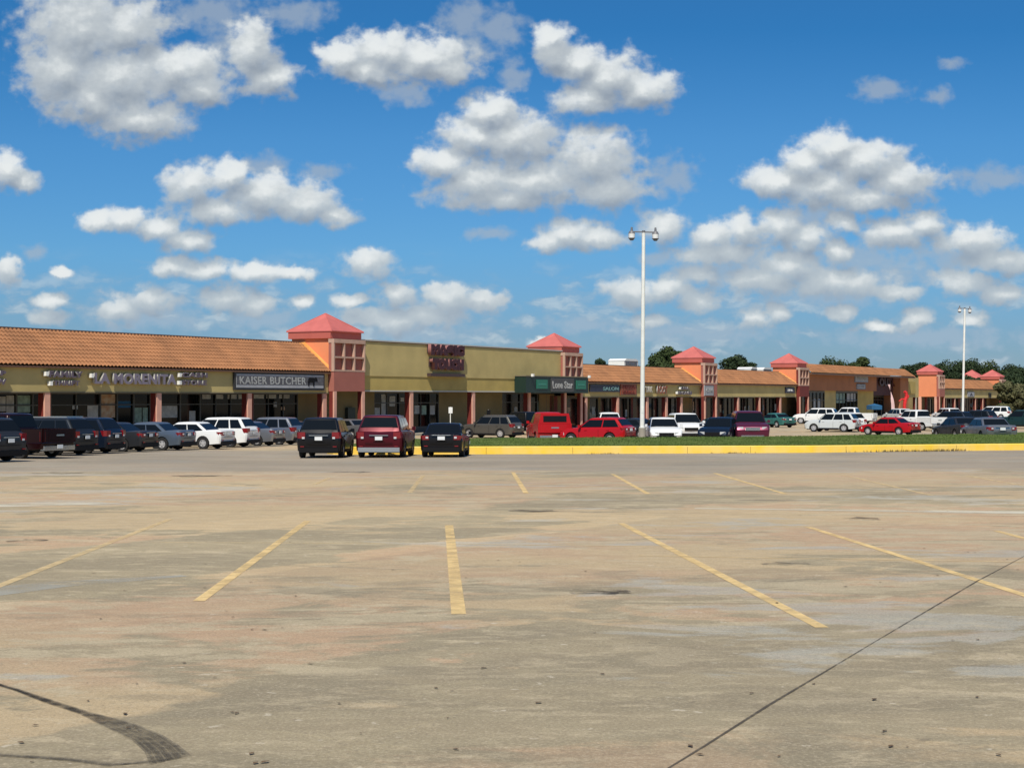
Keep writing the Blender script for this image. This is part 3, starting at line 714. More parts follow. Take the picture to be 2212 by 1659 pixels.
mb = FB(); mb.add([(Ee + .6, -.9, 6.3), (Ee + .6, .9, 7.5), (Ee + 1.4, -.9, 6.3)], [(0, 1, 2)]); mb.put('hip', M['tile'], E)
mb = FB(); mb.box(Es, Ee, -1.0, .49, -.4, .15); mb.put('walkway', M['sidewalk'], E)
we = lambda a: S(a, .6)
bays(E, [(Es, we(2146), 'glass', (we(2118), we(2124), .5, 2.8, 'paper'), (we(2130), we(2136), .5, 2.8, 'paper')), (we(2146), we(2175), 'wall_olive'), (we(2175), we(2232), 'sill', (we(2178), we(2200), 2.2, 3.6, 'papergreen'), (we(2205), we(2228), 2.4, 3.6, 'paper')), (we(2232), m1, 'wall_olive_low')], .5, 3.75)
bays(E, [(m1, S(2345), 'glass')], 2.7, 3.1)
# --- F and tower 5
Fb = fthing('infill_shop', 'narrow olive shop front between the brown store and the free-standing orange tower', 'building', Ee, GS)
mb = FB(); mb.box(Ee + .01, S(2402), .6, 12, 3.0, 6.3); mb.put('wall', M['olive'], Fb)
mb = FB(); mb.box(S(2372), S(2391), .4, .59, 3.6, 5.6); mb.put('recess_panel', M['olive_low'], Fb)
mb = FB(); mb.box(Ee + .01, S(2402), -1, 3.2, -.4, .15); mb.put('walkway', M['sidewalk'], Fb)
for x in (2366, 2395): column(Fb, S(x), .6, 3.0, m='coping')
bays(Fb, [(Ee, S(2402), 'glass')], 3.3, 2.9)
t5 = tower(T5, 3.3, 'plain orange corner tower with an open porch under it, right of the brown store', dz=-.5, low=3.1, opening=True, panel='terra')
Hs, He = T5 + 3.5, T7 - .34
H_ = fthing('arcade_building', 'far tiled shop building below the wooded skyline at the right end of the strip', 'building', Hs, GS)
arcade(H_, Hs, He, 2.9, 4.5, 6.3, cols=[S(x) for x in (2487, 2541, 2560)], rows=6, fasc='olive')
bays(H_, gen(Hs - 1, T7), 2.6, 2.8)
t7 = tower(T7, 3.5, 'rightmost corner tower at the far end of the strip', dz=-.8, low=3.0)
t6 = tower(S(2556, 9), 5.2, 'orange corner tower half hidden behind the far tiled roof', dz=-1.0, t0=9, low=0, cols=False)
Xb = fthing('end_building', 'olive end wall beyond the last corner tower, half behind the olive tree', 'building', T7 + 4, GS)
mb = FB(); mb.box(T7 + 3.6, T7 + 24, 0, 20, 0, 4.6); mb.put('wall', M['olive_wall'], Xb)

# roof-top units
def rooftop(px0, px1, py0, t, base, label, m='white', gable=False):
    s0, s1 = S(px0, t), S(px1, t); zt_ = Z(py0, s0, t)
    th = fthing('rooftop_unit', label, 'rooftop unit', s0, 'units standing on the flat roofs')
    mb = FB(); mb.box(s0, s1, t, t + 2, base, zt_ - .25)
    mb.prism([(s0 - .05, zt_ - .25), (s1 + .05, zt_ - .25), (s1 - .5, zt_), (s0 + .5, zt_)], lambda a, b: (a, t - .05, b), lambda a, b: (a, t + 2.05, b))
    mb.put('housing', M[m], th)
    g_ = FB()
    for i in range(5): g_.box(s0 + .3, s1 - .3, t - .03, t - .002, base + .5 + i * .1, base + .54 + i * .1)
    g_.put('grille', M['alu'], th)
rooftop(1626, 1662, 934, 7, 6.2, 'white rooftop air unit just left of the tall lamp post')
rooftop(1956, 1972, 956, 8, 6.2, 'small pale rooftop box between the dark tree and the fourth tower')
rooftop(1988, 2010, 957, 8, 6.2, 'long low pale rooftop box touching the fourth tower')

# ---------------------------------------------------------------- signs
M['face_dim'] = mat('dull_mauve_letter', (.13, .10, .13), .5); M['ret_white'] = mat('white_return', (.40, .39, .36), .5); M['endwhite'] = mat('white_end_shell', (.85, .85, .80), .4)
M['face_maroon'] = mat('maroon_letter', (.050, .003, .007), .45); M['ret_pink'] = mat('pale_return', (.30, .13, .12), .5)
M['raceway'] = mat('dark_raceway', (.06, .035, .035), .6)
M['face_lav'] = mat('lavender_letter', (.22, .19, .24), .5)
GSg = 'shop signs on the fascia of the strip'
def letters(label, lines, t=0, depth=.16, mats=('face_dim', 'ret_white'), race=True, group=GSg, bold=.05, lamp=True):
    s0 = S(lines[0][1], t); th = fthing('shop_sign', label, 'sign', s0, group)
    for txt, a, b, y0, y1 in lines:
        sa, sb = S(a, t), S(b, t); za, zb = Z(y1, sa, t), Z(y0, sa, t)
        if race:
            mb = FB(); hh = (zb - za); mb.box(sa, sb, t - .10, t - .004, za + hh * .25, zb - hh * .25); mb.put('raceway', M['raceway'], th)
        textmesh(txt, th, sa - s0, sb - s0, za, zb, t - .105, depth, [M[m] for m in mats], bold)
        if lamp:
            mb = FB(); mb.box(sa - .32, sa - .12, t - .34, t - .12, zb - .30, zb - .05); mb.put('sign_end_box', M['endwhite'], th)  # small white box left of each line of letters
    return th
letters('two-line dark channel letters on the olive fascia near the left edge of the strip', [('FAMILY', 120, 208, 966, 983), ('THRIFT', 131, 200, 991, 1004)])
letters('long single-line pale letters between the two dark two-line fascia signs', [('LA MORENITA', 238, 452, 971, 1000)], mats=('face_lav', 'ret_white'), race=False)
letters('two-line dark letters on the fascia left of the black and white banner', [('CASH', 466, 533, 970, 983), ('STORE', 466, 531, 990, 1003)])
letters('clipped letters at the left edge of the photo, on the fascia', [('SHOP', -70, 8, 964, 978), ('NOW', -60, 9, 986, 1002)], lamp=False)
# black and white banner
s0 = S(606); th = fthing('sign_banner', 'black and white banner sign with a black cow silhouette, beside the first tower', 'sign', s0, GSg); s1 = S(841)
z0, z1 = 3.56, 4.78
mb = FB(); mb.box(s0, s1, -.16, -.004, z0, z1); mb.put('frame', mat('banner_frame', (.03, .03, .032), .5), th)
mb = FB(); mb.box(s0 + .18, s1 - .18, -.19, -.162, z0 + .16, z1 - .12); mb.put('face', mat('banner_white', (.38, .39, .41), .6, var=.12, vscale=2), th)
mb = FB(); mb.box(s0 + .18, s1 - .18, -.196, -.192, z0 + .36, z0 + .98); mb.put('text_band', mat('band_grey', (.10, .10, .11), .6, var=.3, vscale=5), th)
textmesh('KAISER BUTCHER', th, .5, S(792) - s0, z0 + .40, z0 + .94, -.197, .012, M['paper'], .02)
cow = [(0, .0), (.10, .0), (.14, .32), (.55, .34), (.60, 0), (.70, 0), (.74, .40), (.98, .46), (1.06, .40), (1.12, .50), (1.02, .70), (.92, .78), (.80, .72), (.15, .74), (.02, .62), (-.05, .30), (0, .35)]
a = S(797); mb = FB(); mb.prism([(a + x * 1.0, z0 + .30 + y * .85) for x, y in cow], lambda p, q: (p, -.225, q), lambda p, q: (p, -.193, q)); mb.put('emblem', M['dark'], th)
# large maroon letters on the parapet
letters('large stacked maroon channel letters high on the olive parapet, with a dark bar under them', [('MAGIC', 1112, 1200, 896, 925), ('TOUCH', 1116, 1198, 933, 963)], t=-.05, depth=.30, mats=('face_maroon', 'ret_pink'), bold=.13, lamp=False)
th = [o for o in bpy.data.objects if o.get('label', '').startswith('large stacked maroon')][0]
mb = FB(); a, b = S(1111), S(1200); mb.box(a, b, -.42, -.055, Z(980, a), Z(972, a)); mb.put('bar', M['raceway'], th)
# green restaurant sign box
s0, s1 = S(1370, -1.2), S(1532, -1.2); th = fthing('sign_box', 'dark green projecting restaurant sign box with two bright green panels and white script', 'sign', s0, GSg)
z0, z1 = 3.45, Z(980, s0, -1.2)
mb = FB(); mb.box(s0, s1, -1.2, -.01, z0, z1); mb.put('housing', mat('dark_green_panel', (.008, .028, .022), .5), th)
mb = FB(); mb.box(s0 - .05, s1 + .05, -1.25, -.02, z1 + .003, z1 + .09); mb.put('cap', M['soffit'], th)
gm = mat('green_panel', (.02, .17, .11), .5)
for a, b in ((1397, 1425), (1500, 1525)):
    mb = FB(); a, b = S(a, -1.2), S(b, -1.2); mb.box(a, b, -1.26, -1.203, z0 + .38, z1 - .28); pn = mb.put('green_panel', gm, th)
    q = MB(); q.box(a + .3 - s0, b - .3 - s0, -1.28, -1.262, (z0 + z1) / 2 - .03, (z0 + z1) / 2 + .12); q.build('emblem', mat('pale_green', (.04, .25, .18), .5), pn)
a, b = S(1434, -1.2), S(1493, -1.2)
mb = FB(); mb.box(a, b, -1.27, -1.203, z0 + .12, z1 - .1); mb.put('face', mat('grey_sign_face', (.07, .07, .07), .6, var=.1), th)
textmesh('Lone Star', th, a - s0 + .25, b - s0 - .25, z0 + .40, z1 - .38, -1.272, .03, M['paper'], .03)
for px in (1381, 1529):
    mb = FB(); q = S(px, -1.2); mb.box(q, q + .22, -1.5, -1.28, z1 - .02, z1 + .22); mb.put('sign_end_box', M['endwhite'], th)  # small white box at each end of the sign top
# smaller panel signs
def panel(label, a, b, y0, y1, m, txts=(), t=0, depth=.14, tm='white'):
    s0, s1 = S(a, t), S(b, t); th = fthing('panel_sign', label, 'sign', s0, GSg); z0, z1 = Z(y1, s0, t), Z(y0, s0, t)
    mb = FB(); mb.box(s0, s1, t - depth, t - .004, z0, z1); mb.put('board', m, th)
    mb = FB(); e = .05
    for q in ((s0, s1, z0, z0 + e), (s0, s1, z1 - e, z1)): mb.box(q[0], q[1], t - depth - .02, t - depth - .002, q[2], q[3])
    for q in (s0, s1 - e): mb.box(q, q + e, t - depth - .02, t - depth - .002, z0 + e, z1 - e)
    mb.put('rim', M['alu'], th)
    for tx, fa, fb, fz0, fz1 in txts:
        W_, H2 = s1 - s0, z1 - z0
        textmesh(tx, th, W_ * fa, W_ * fb, z0 + H2 * fz0, z0 + H2 * fz1, t - depth - .004, .04, M[tm], .03)
    return th
M['navy'] = mat('navy_board', (.015, .018, .045), .5); M['rust'] = mat('rust_board', (.30, .075, .035), .6, var=.1); M['greyb'] = mat('pale_grey_board', (.34, .35, .37), .6, var=.08)
M['teal'] = mat('pale_teal_letter', (.16, .30, .30), .5); M['cream'] = mat('cream_letter', (.55, .50, .38), .5)
panel('navy and grey shop board right of the green restaurant sign', 1534, 1611, 1001, 1021, M['navy'], [('SALON', .42, .95, .2, .7)], tm='teal')
panel('rust-orange two-line shop board right of the navy board', 1614, 1655, 1000, 1029, M['rust'], [('PIZZA', .12, .88, .58, .88), ('GRILL', .12, .88, .12, .42)], tm='darkred')
letters('small cream letters on the fascia just right of the tall lamp post', [('TAX', 1676, 1694, 1006, 1022)], mats=('cream', 'ret_white'), race=False, lamp=False)
letters('narrow red and white letters on the fascia between the lamp post and the third tower', [('FOOT', 1707, 1733, 1005, 1026)], mats=('rust', 'ret_white'), race=False, lamp=False)
letters('two-line dark letters with white end boxes just left of the third tower', [('CELL', 1768, 1790, 1007, 1015), ('PHONES', 1760, 1797, 1019, 1028)])
panel('pale grey board hung under the lattice of the third tower', 1833, 1856, 1003, 1031, M['greyb'], [('GYM', .15, .85, .35, .7)], t=-.52, tm='paper')
panel('small dark board at the right end of the tiled building next to the fourth tower', 2044, 2067, 1009, 1024, M['navy'], [('SPA', .2, .8, .3, .7)])
panel('white board high on the brown anchor store wall', 2225, 2259, 975, 996, M['greyb'], [('GOOD', .15, .85, .3, .75)], tm='paper')
panel('lower small white board on the brown anchor store wall', 2230, 2252, 1000, 1014, M['greyb'], [('BUYS', .15, .85, .3, .75)], tm='paper')
letters('large dark maroon letters over the entrance of the brown anchor store', [('OUTLET', 2287, 2342, 984, 1006)], t=1.2, mats=('face_maroon', 'raceway'), race=False, lamp=False)
panel('pale blue and black board on the far tiled building behind the second lamp post', 2519, 2536, 1020, 1034, M['greyb'], [('A', .3, .7, .25, .75)], tm='navy')
panel('tiny black board hanging on the fascia of the far tiled building', 2574, 2580, 1024, 1035, M['dark'])
# post signs at the kerb of the shops
def post_sign(x, y, h, label, dark=False):
    th = thing('post_sign', label, 'sign', (x, y, gz(x, y)), R(20))
    mb = MB(); mb.cyl((0, 0, 0), (0, 0, h), .035, n=8); mb.build('post', M['galv'], th)
    mb = MB(); mb.box(-.16, .16, -.05, -.036, h - .5, h - .02); mb.build('plate', M['dark'] if dark else M['white'], th)
    th['group'] = 'small signs on posts before the olive store'
post_sign((1173 / 1.2057 - HX) / F * 121, 121, 2.3, 'white plate on a thin post before the olive store wall, above the black sedan')
post_sign((1272 / 1.2057 - HX) / F * 125, 125, 2.05, 'dark-topped thin post sign above the grey-tan crossover', True)

# ---------------------------------------------------------------- cars
PAINT = {}
def paint(name, col, metal=.0, rough=.32):
    if name not in PAINT: PAINT[name] = mat('paint_' + name, col, rough, metal=metal, coat=.18, spec=.28)
    return PAINT[name]
def arc(cy, r, z0, n=9):
    """wheel arch cut-out, walking forward along the sill"""
    a0 = math.asin(min(1, max(-1, (z0 - .34) / r)))
    return [(cy - r * math.cos(a0 + (math.pi - 2 * a0) * i / n), .34 + r * math.sin(a0 + (math.pi - 2 * a0) * i / n)) for i in range(n + 1)]
KIND = {  # L, W, H, belt, cabin polygon base/roof ys as distances from the rear, hood height, cowl from the front
 'sedan': dict(L=4.75, W=1.82, H=1.45, belt=.93, deck=1.03, cab=[.72, 1.45, 2.1, 2.75, 3.55], hood=.84, r=.33),
 'coupe': dict(L=4.6, W=1.84, H=1.38, belt=.92, deck=1.0, cab=[.55, 1.5, 2.0, 2.6, 3.3], hood=.84, r=.34),
 'suv':   dict(L=4.65, W=1.88, H=1.69, belt=1.06, deck=1.08, cab=[.08, .52, 1.6, 2.7, 3.5], hood=1.0, r=.36),
 'bigsuv':dict(L=5.1, W=2.0, H=1.80, belt=1.14, deck=1.15, cab=[.08, .48, 1.7, 3.0, 3.8], hood=1.10, r=.38),
 'hatch': dict(L=4.1, W=1.76, H=1.50, belt=.95, deck=.98, cab=[.10, .55, 1.3, 2.2, 3.05], hood=.88, r=.32),
 'van':   dict(L=5.1, W=1.98, H=1.76, belt=1.04, deck=1.05, cab=[.08, .32, 1.9, 3.2, 4.2], hood=.98, r=.34),
 'pickup':dict(L=5.6, W=2.0, H=1.88, belt=1.22, deck=.70, cab=[1.95, 2.12, 2.9, 3.7, 4.3], hood=1.16, r=.40),
 'regcab':dict(L=5.3, W=1.98, H=1.86, belt=1.20, deck=.70, cab=[2.35, 2.5, 2.9, 3.35, 3.95], hood=1.14, r=.39)}
def make_car(kind, col, name=None, label='', cat='car', loc=(0, 0), heading=0, group=None, L=None, scale=1, anchor='rear', roofrack=False, chrome_bumper=False, cap=None, z=None):
    k = dict(KIND[kind]); L = L or k['L']; W, H, belt, deck, hood, r = k['W'], k['H'], k['belt'], k['deck'], k['hood'], k['r']
    pk = kind in ('pickup', 'regcab')
    name = name or ('pickup_truck' if pk else 'parked_suv' if 'suv' in kind else 'parked_minivan' if kind == 'van' else 'parked_car')
    h = R(heading); fw = Vector((math.sin(h), math.cos(h), 0)); P0 = Vector((*loc, 0))
    c0 = P0 + fw * (L / 2) if anchor == 'rear' else P0 - fw * (L / 2) * 0 if anchor == 'mid' else P0 - fw * (-L / 2) * 0 + (-fw) * (L / 2)
    zf = gz(*(c0 + fw * L * .3).xy) if z is None else z; zr = gz(*(c0 - fw * L * .3).xy) if z is None else z
    th = thing(name, label, cat, (c0.x, c0.y, (zf + zr) / 2 + .005), -h, group)
    th.rotation_euler = (math.atan2(zf - zr, L * .6), 0, -h)
    rr, fr = -L / 2, L / 2; wr, wf = rr + L * .215 + .05, fr - L * .195; ar = r + .055; hw = W / 2
    pm = paint(*col) if isinstance(col, tuple) else col
    y = lambda d: rr + d
    cab = [y(d * L / k['L']) for d in k['cab']]
    sill = .26 if not pk else .36
    top = [(rr + .02, .62), (rr, .80), (rr + .03, deck - .08), (rr + .14, deck)]
    if pk: top = [(rr + .02, .66), (cab[0], .68), (cab[0] + .02, belt)]
    else: top += [(cab[0] + .05, deck + .0), ((cab[0] + cab[4]) / 2, belt + .02)]
    top += [(cab[4], belt - .0 if not pk else belt), ((cab[4] + fr) / 2, hood + .02), (fr - .34, hood - .07), (fr - .10, hood - .20), (fr - .0, hood - .36), (fr - .02, .48), (fr - .08, sill + .02)]
    bot = [(wf + ar, sill)] + arc(wf, ar, sill)[::-1][1:-1] + [(wf - ar, sill), (wr + ar, sill)] + arc(wr, ar, sill)[::-1][1:-1] + [(wr - ar, sill), (rr + .06, sill + .04)]
    prof = top + bot; n = len(prof)
    layers = [(-1, .11), (-.965, .045), (-.88, .01), (-.5, -.012), (0, -.02), (.5, -.012), (.88, .01), (.965, .045), (1, .11)]
    mb = MB()
    for fx, ins in layers:
        for (py, pz) in prof:
            q = pz - (ins * .55 if pz > .75 else 0); e = max(0, abs(py) - (L / 2 - .42)) / .42
            yy = py - math.copysign(ins * 2.3, py) * e
            bulge = 1 - .05 * (pz > hood - .02) - .03 * (pz < .5)
            mb.v.append((fx * hw * bulge, yy, q))
    for j in range(len(layers) - 1):
        for i in range(n): a, b = j * n + i, j * n + (i + 1) % n; mb.f.append((a, b, b + n, a + n))
    mb.f += [tuple(range(n)), tuple(range((len(layers) - 1) * n, len(layers) * n))[::-1]]
    # cabin
    cw = lambda z: hw - .075 - max(0, z - belt) * .30
    cp = [(cab[0], belt - .06), (cab[1], H - .07), (cab[1] + .12, H - .02), (cab[2], H), (cab[3] - .1, H - .02), (cab[3], H - .06), (cab[4], belt - .06)]
    nb = len(mb.v); m_ = len(cp); cl = [(-1, .05), (-.93, .012), (-.6, 0), (0, -.012), (.6, 0), (.93, .012), (1, .05)]
    for fx, ins in cl:
        for (py, pz) in cp:
            q = pz - (ins if pz > H - .2 else 0); pl = {1: 1, .93: .3}.get(abs(fx), 0); mid = (cab[0] + cab[4]) / 2; mb.v.append((fx * cw(pz), py + (.07 if py < mid else -.14) * pl * (abs(py - mid) > .8), q))
    for j in range(len(cl) - 1):
        for i in range(m_): a, b = nb + j * m_ + i, nb + j * m_ + (i + 1) % m_; mb.f.append((a, b, b + m_, a + m_))
    mb.f += [tuple(range(nb, nb + m_)), tuple(range(nb + (len(cl) - 1) * m_, nb + len(cl) * m_))[::-1]]
    mb.m = [0] * len(mb.f)
    body = mb.build('body', pm, th, smooth=48); bv = body.modifiers.new('edges', 'BEVEL'); bv.width = .065; bv.segments = 3; bv.limit_method = 'ANGLE'; bv.angle_limit = R(28)
    if pk:   # load bed with tailgate
        b = MB(); b.box(-hw + .02, -hw + .10, rr + .05, cab[0] - .03, .67, belt); b.box(hw - .10, hw - .02, rr + .05, cab[0] - .03, .67, belt); b.box(-hw + .10, hw - .10, cab[0] - .1, cab[0] - .02, .67, belt - .01)
        b.build('bed', pm, th)
        b = MB(); b.box(-hw + .07, hw - .07, rr - .01, rr + .06, .68, belt - .01); b.box(-hw + .35, hw - .35, rr - .02, rr - .011, .78, belt - .14); tg = b.build('tailgate', pm, th)
        b = MB(); b.box(-.22, .22, rr - .035, rr - .022, .93, 1.0); b.build('handle', M['chrome'], tg)
    if cap:
        b = MB(); vs = [(sx * (hw - .06 - dz_ * .22), yy, belt + dz_) for yy in (rr + .05, cab[0]) for dz_ in (0, .50, .58) for sx in (-1, 1)]
        for yy in (rr + .05, cab[0]): pass
        b.add(vs, [(0, 1, 3, 2), (2, 3, 5, 4), (6, 8, 9, 7), (8, 10, 11, 9), (0, 2, 8, 6), (2, 4, 10, 8), (1, 7, 9, 3), (3, 9, 11, 5), (4, 5, 11, 10)])
        b.build('bed_cap', pm, th)
        b = MB(); b.box(-hw + .32, hw - .32, rr + .03, rr + .048, belt + .1, belt + .44); b.build('rear_window', M['glass'], th)
    # glass
    def glassquad(pts, nm, off=.006):
        g = MB(); a, b_, c, d = [Vector(p) for p in pts]; nn = (b_ - a).cross(d - a).normalized()
        if nn.dot(Vector((sum(p[0] for p in pts) / 4, sum(p[1] for p in pts) / 4 - (cab[0] + cab[4]) / 2, 0))) < 0: nn = -nn
        g.add([p + nn * off for p in (a, b_, c, d)] + [p - nn * .02 for p in (a, b_, c, d)], [(0, 1, 2, 3), (4, 7, 6, 5), (0, 4, 5, 1), (1, 5, 6, 2), (2, 6, 7, 3), (3, 7, 4, 0)])
        return g.build(nm, M['glass'], th)
    def on(p, q, t): return (p[0] + (q[0] - p[0]) * t, p[1] + (q[1] - p[1]) * t)
    a, b = on(cp[6], cp[5], .14), on(cp[6], cp[5], .93)
    glassquad([(-cw(a[1]) * .93, a[0], a[1]), (cw(a[1]) * .93, a[0], a[1]), (cw(b[1]) * .90, b[0], b[1]), (-cw(b[1]) * .90, b[0], b[1])], 'windscreen', .012)
    lo_ = .30 if kind in ('suv', 'bigsuv', 'hatch', 'van') else .2
    a, b = on(cp[0], cp[1], lo_), on(cp[0], cp[1], .93)
    if not cap: glassquad([(-cw(a[1]) * .90, a[0], a[1]), (cw(a[1]) * .90, a[0], a[1]), (cw(b[1]) * .86, b[0], b[1]), (-cw(b[1]) * .86, b[0], b[1])], 'rear_window', .010)
    zb_, zt_ = belt + .03, H - .13
    def edge(p, q, z): t = (z - p[1]) / (q[1] - p[1]); return p[0] + (q[0] - p[0]) * t
    yb0, yb1 = edge(cp[0], cp[1], zb_) + .22, edge(cp[6], cp[5], zb_) - .20; yt0, yt1 = edge(cp[0], cp[1], zt_) + .18, edge(cp[6], cp[5], zt_) - .08
    nwin = 1 if kind == 'regcab' else 2 if kind in ('sedan', 'coupe', 'hatch', 'pickup') else 3
    cuts = [0, 1] if nwin == 1 else [0, .46, 1] if nwin == 2 else [0, .28, .62, 1]
    for sx in (-1, 1):
        for i in range(nwin):
            u0, u1 = cuts[i], cuts[i + 1] - (.035 if i < nwin - 1 else 0)
            f = lambda u, z: (yb0 + (yb1 - yb0) * u) if z == zb_ else (yt0 + (yt1 - yt0) * u)
            g = MB(); q = [(f(u0, zb_), zb_), (f(u1, zb_), zb_), (f(u1, zt_), zt_), (f(u0, zt_), zt_)]
            g.add([(sx * (cw(z_) + .007), y_, z_) for y_, z_ in q] + [(sx * (cw(z_) - .02), y_, z_) for y_, z_ in q], [(0, 1, 2, 3), (4, 7, 6, 5), (0, 4, 5, 1), (1, 5, 6, 2), (2, 6, 7, 3), (3, 7, 4, 0)])
            g.build('side_window', M['glass'], th)
    # underside, trims
    b = MB(); b.box(-hw + .1, hw - .1, rr + .25, fr - .25, .2 if not pk else .3, .64); b.build('chassis', M['dark'], th)
    b = MB(); b.box(-hw + .12, hw - .12, rr - .015, rr + .3, sill - .02, sill + .17); 
    b.build('rear_bumper', M['chrome'] if chrome_bumper or pk else M['dark'], th)
    b = MB(); b.box(-hw + .35, hw - .35, fr - .20, fr + .012, sill + .02, sill + .17); b.box(-.42, .42, fr - .2, fr + .006, hood - .40, hood - .22); b.build('grille', M['chrome'] if pk or kind == 'bigsuv' else M['dark'], th)
    b = MB(); b.box(-.155, .155, rr - .03, rr - .008, *( (.74, .89) if not pk else (.42, .57))); b.build('licence_plate', M['plate'], th)
    for sx in (-1, 1):
        tz0, tz1 = (.74, .92) if kind in ('sedan', 'coupe', 'hatch') else (.72, 1.12) if pk else (.82, 1.08)
        b = MB(); x0, x1 = (hw - (.15 if pk else .38)), hw - .035
        b.prism([(x0, rr - .012), (x1 - .06, rr + .03), (x1 + .018, rr + .16), (x1 - .02, rr + .34), (x0, rr + .2)], lambda p, q: (sx * p, q, tz0), lambda p, q: (sx * p, q, tz1))
        b.build('tail_light', M['tail'], th)
        b = MB(); b.prism([(hw - .46, fr - .03), (hw - .16, fr - .12), (hw + .004, fr - .36), (hw - .1, fr - .5), (hw - .46, fr - .3)], lambda p, q: (sx * p, q, hood - .34), lambda p, q: (sx * p, q, hood - .19))
        b.build('headlight', M['head'], th)
        b = MB(); yy = cab[4] - .32; b.box(sx * (hw + .02) if sx > 0 else -hw - .17, hw + .17 if sx > 0 else -hw - .02, yy - .08, yy + .04, belt - .01, belt + .15); b.box(min(sx * (hw - .1), sx * (hw + .03)), max(sx * (hw - .1), sx * (hw + .03)), yy - .03, yy + .03, belt + .01, belt + .05)
        b.build('mirror', pm, th)
        for wy in (wr, wf):
            wx = sx * (hw - .115); t_ = MB(); nseg = 20
            ring = [(r - .14, .105), (r - .02, .11), (r, .08), (r, -.08), (r - .02, -.11), (r - .14, -.105)]
            for i in range(nseg):
                an = 2 * math.pi * i / nseg
                for rad, dx in ring: t_.v.append((wx + dx, wy + rad * math.cos(an), r + rad * math.sin(an)))
            for i in range(nseg):
                for j in range(5): a_, b_ = i * 6 + j, ((i + 1) % nseg) * 6 + j; t_.f.append((a_, a_ + 1, b_ + 1, b_))
            t_.m = [0] * len(t_.f); wh = t_.build('wheel', M['rubber'], th, smooth=40)
            rm = MB(); ox = wx + sx * .085
            for i in range(5):
                an = 2 * math.pi * i / 5 + .3; d = Vector((0, math.cos(an), math.sin(an))); p = Vector((0, -d.z, d.y)); c = Vector((ox, wy, r))
                q = [c + d * .03 + p * .05, c + d * (r - .15) + p * .035, c + d * (r - .15) - p * .035, c + d * .03 - p * .05]
                rm.add(q + [v - Vector((sx * .03, 0, 0)) for v in q], [(0, 1, 2, 3), (4, 7, 6, 5), (0, 4, 5, 1), (1, 5, 6, 2), (2, 6, 7, 3), (3, 7, 4, 0)])
            rm.cyl((ox - sx * .03, wy, r), (ox + sx * .01, wy, r), .07, n=10); rm.cyl((ox - sx * .09, wy, r), (ox - sx * .05, wy, r), r - .14, n=18)
            for i in range(18):
                a1, a2 = 2 * math.pi * i / 18, 2 * math.pi * (i + 1) / 18; q = []
                for an in (a1, a2):
                    for rad in (r - .175, r - .135): q.append((ox + sx * .012, wy + rad * math.cos(an), r + rad * math.sin(an)))
                rm.add(q, [(0, 1, 3, 2)])
            rm.build('rim', M['rim'], wh)
            # handles drawn once per side
        for hy in ([cab[2] - .35, cab[3] + .1] if nwin > 1 else [cab[2] - .1]):
            b = MB(); b.box(min(sx * (hw - .04), sx * (hw + .012)), max(sx * (hw - .04), sx * (hw + .012)), hy, hy + .17, belt - .17, belt - .13); b.build('door_handle', pm, th)
        if roofrack:
            b = MB(); x_ = sx * (cw(H) * .86); b.box(x_ - .02, x_ + .02, cab[1] + .15, cab[3] - .1, H - .0, H + .045); b.build('roof_rail', M['chrome'], th)
    if not pk:
        b = MB(); b.box(-.40, .40, rr - .028, rr + .02, .925, .955); b.build('trim_bar', M['chrome'], th)
        b = MB(); b.box(-hw + .42, hw - .42, rr - .012, rr + .02, .62, .632); b.box(-.24, .24, rr - .012, rr + .02, .71, .72); b.build('boot_seam', M['dark'], th)
        for sx in (-1, 1):
            b = MB(); x0 = hw - .36; b.box(min(sx * x0, sx * (x0 + .11)), max(sx * x0, sx * (x0 + .11)), rr - .022, rr + .02, .80, .88); b.build('reversing_light', M['head'], th)
            b = MB(); x0 = hw - .34; b.box(min(sx * x0, sx * (x0 + .16)), max(sx * x0, sx * (x0 + .16)), rr - .016, rr + .02, .46, .50); b.build('reflector', M['tail'], th)
    # door seams and lower cladding, a few millimetres proud
    b = MB()
    for sx in (-1, 1):
        xo = sx * (hw - .0); 
        for sy in ([cab[0] + .9, (cab[2] + cab[3]) / 2 - .15, cab[4] - .25] if not pk else [cab[0] + .12, cab[4] - .2]):
            b.box(min(xo, xo + sx * .004), max(xo, xo + sx * .004), sy, sy + .012, sill + .12, belt - .12)
        b.box(min(xo - sx * .02, xo + sx * .012), max(xo - sx * .02, xo + sx * .012), wr + ar + .02, wf - ar - .02, sill + .0, sill + .10)
    b.build('side_trim', M['dark'], th)
    return th
CW = {'black': ('black', (.006, .006, .008), 0, .28), 'white': ('white', (.74, .75, .74), 0, .3), 'silver': ('silver', (.30, .31, .33), .75, .33), 'grey': ('grey', (.05, .053, .06), .6, .33),
      'slate': ('slate', (.028, .034, .042), .5, .3), 'blue': ('blue', (.010, .018, .036), .4, .3), 'silverblue': ('silverblue', (.15, .19, .24), .6, .32), 'maroon': ('maroon', (.085, .005, .012), .35, .28),
      'darkmaroon': ('darkmaroon', (.016, .003, .004), .3, .28), 'red': ('red', (.43, .008, .012), .1, .3), 'plum': ('plum', (.12, .02, .05), .4, .3), 'tan': ('tan', (.15, .14, .12), .6, .33),
      'teal': ('teal', (.06, .22, .20), .4, .35), 'green': ('green', (.015, .04, .035), .4, .3), 'pearl': ('pearl', (.60, .63, .62), .1, .3)}
def at(q, d): return ((q - HX) / F * d, d)
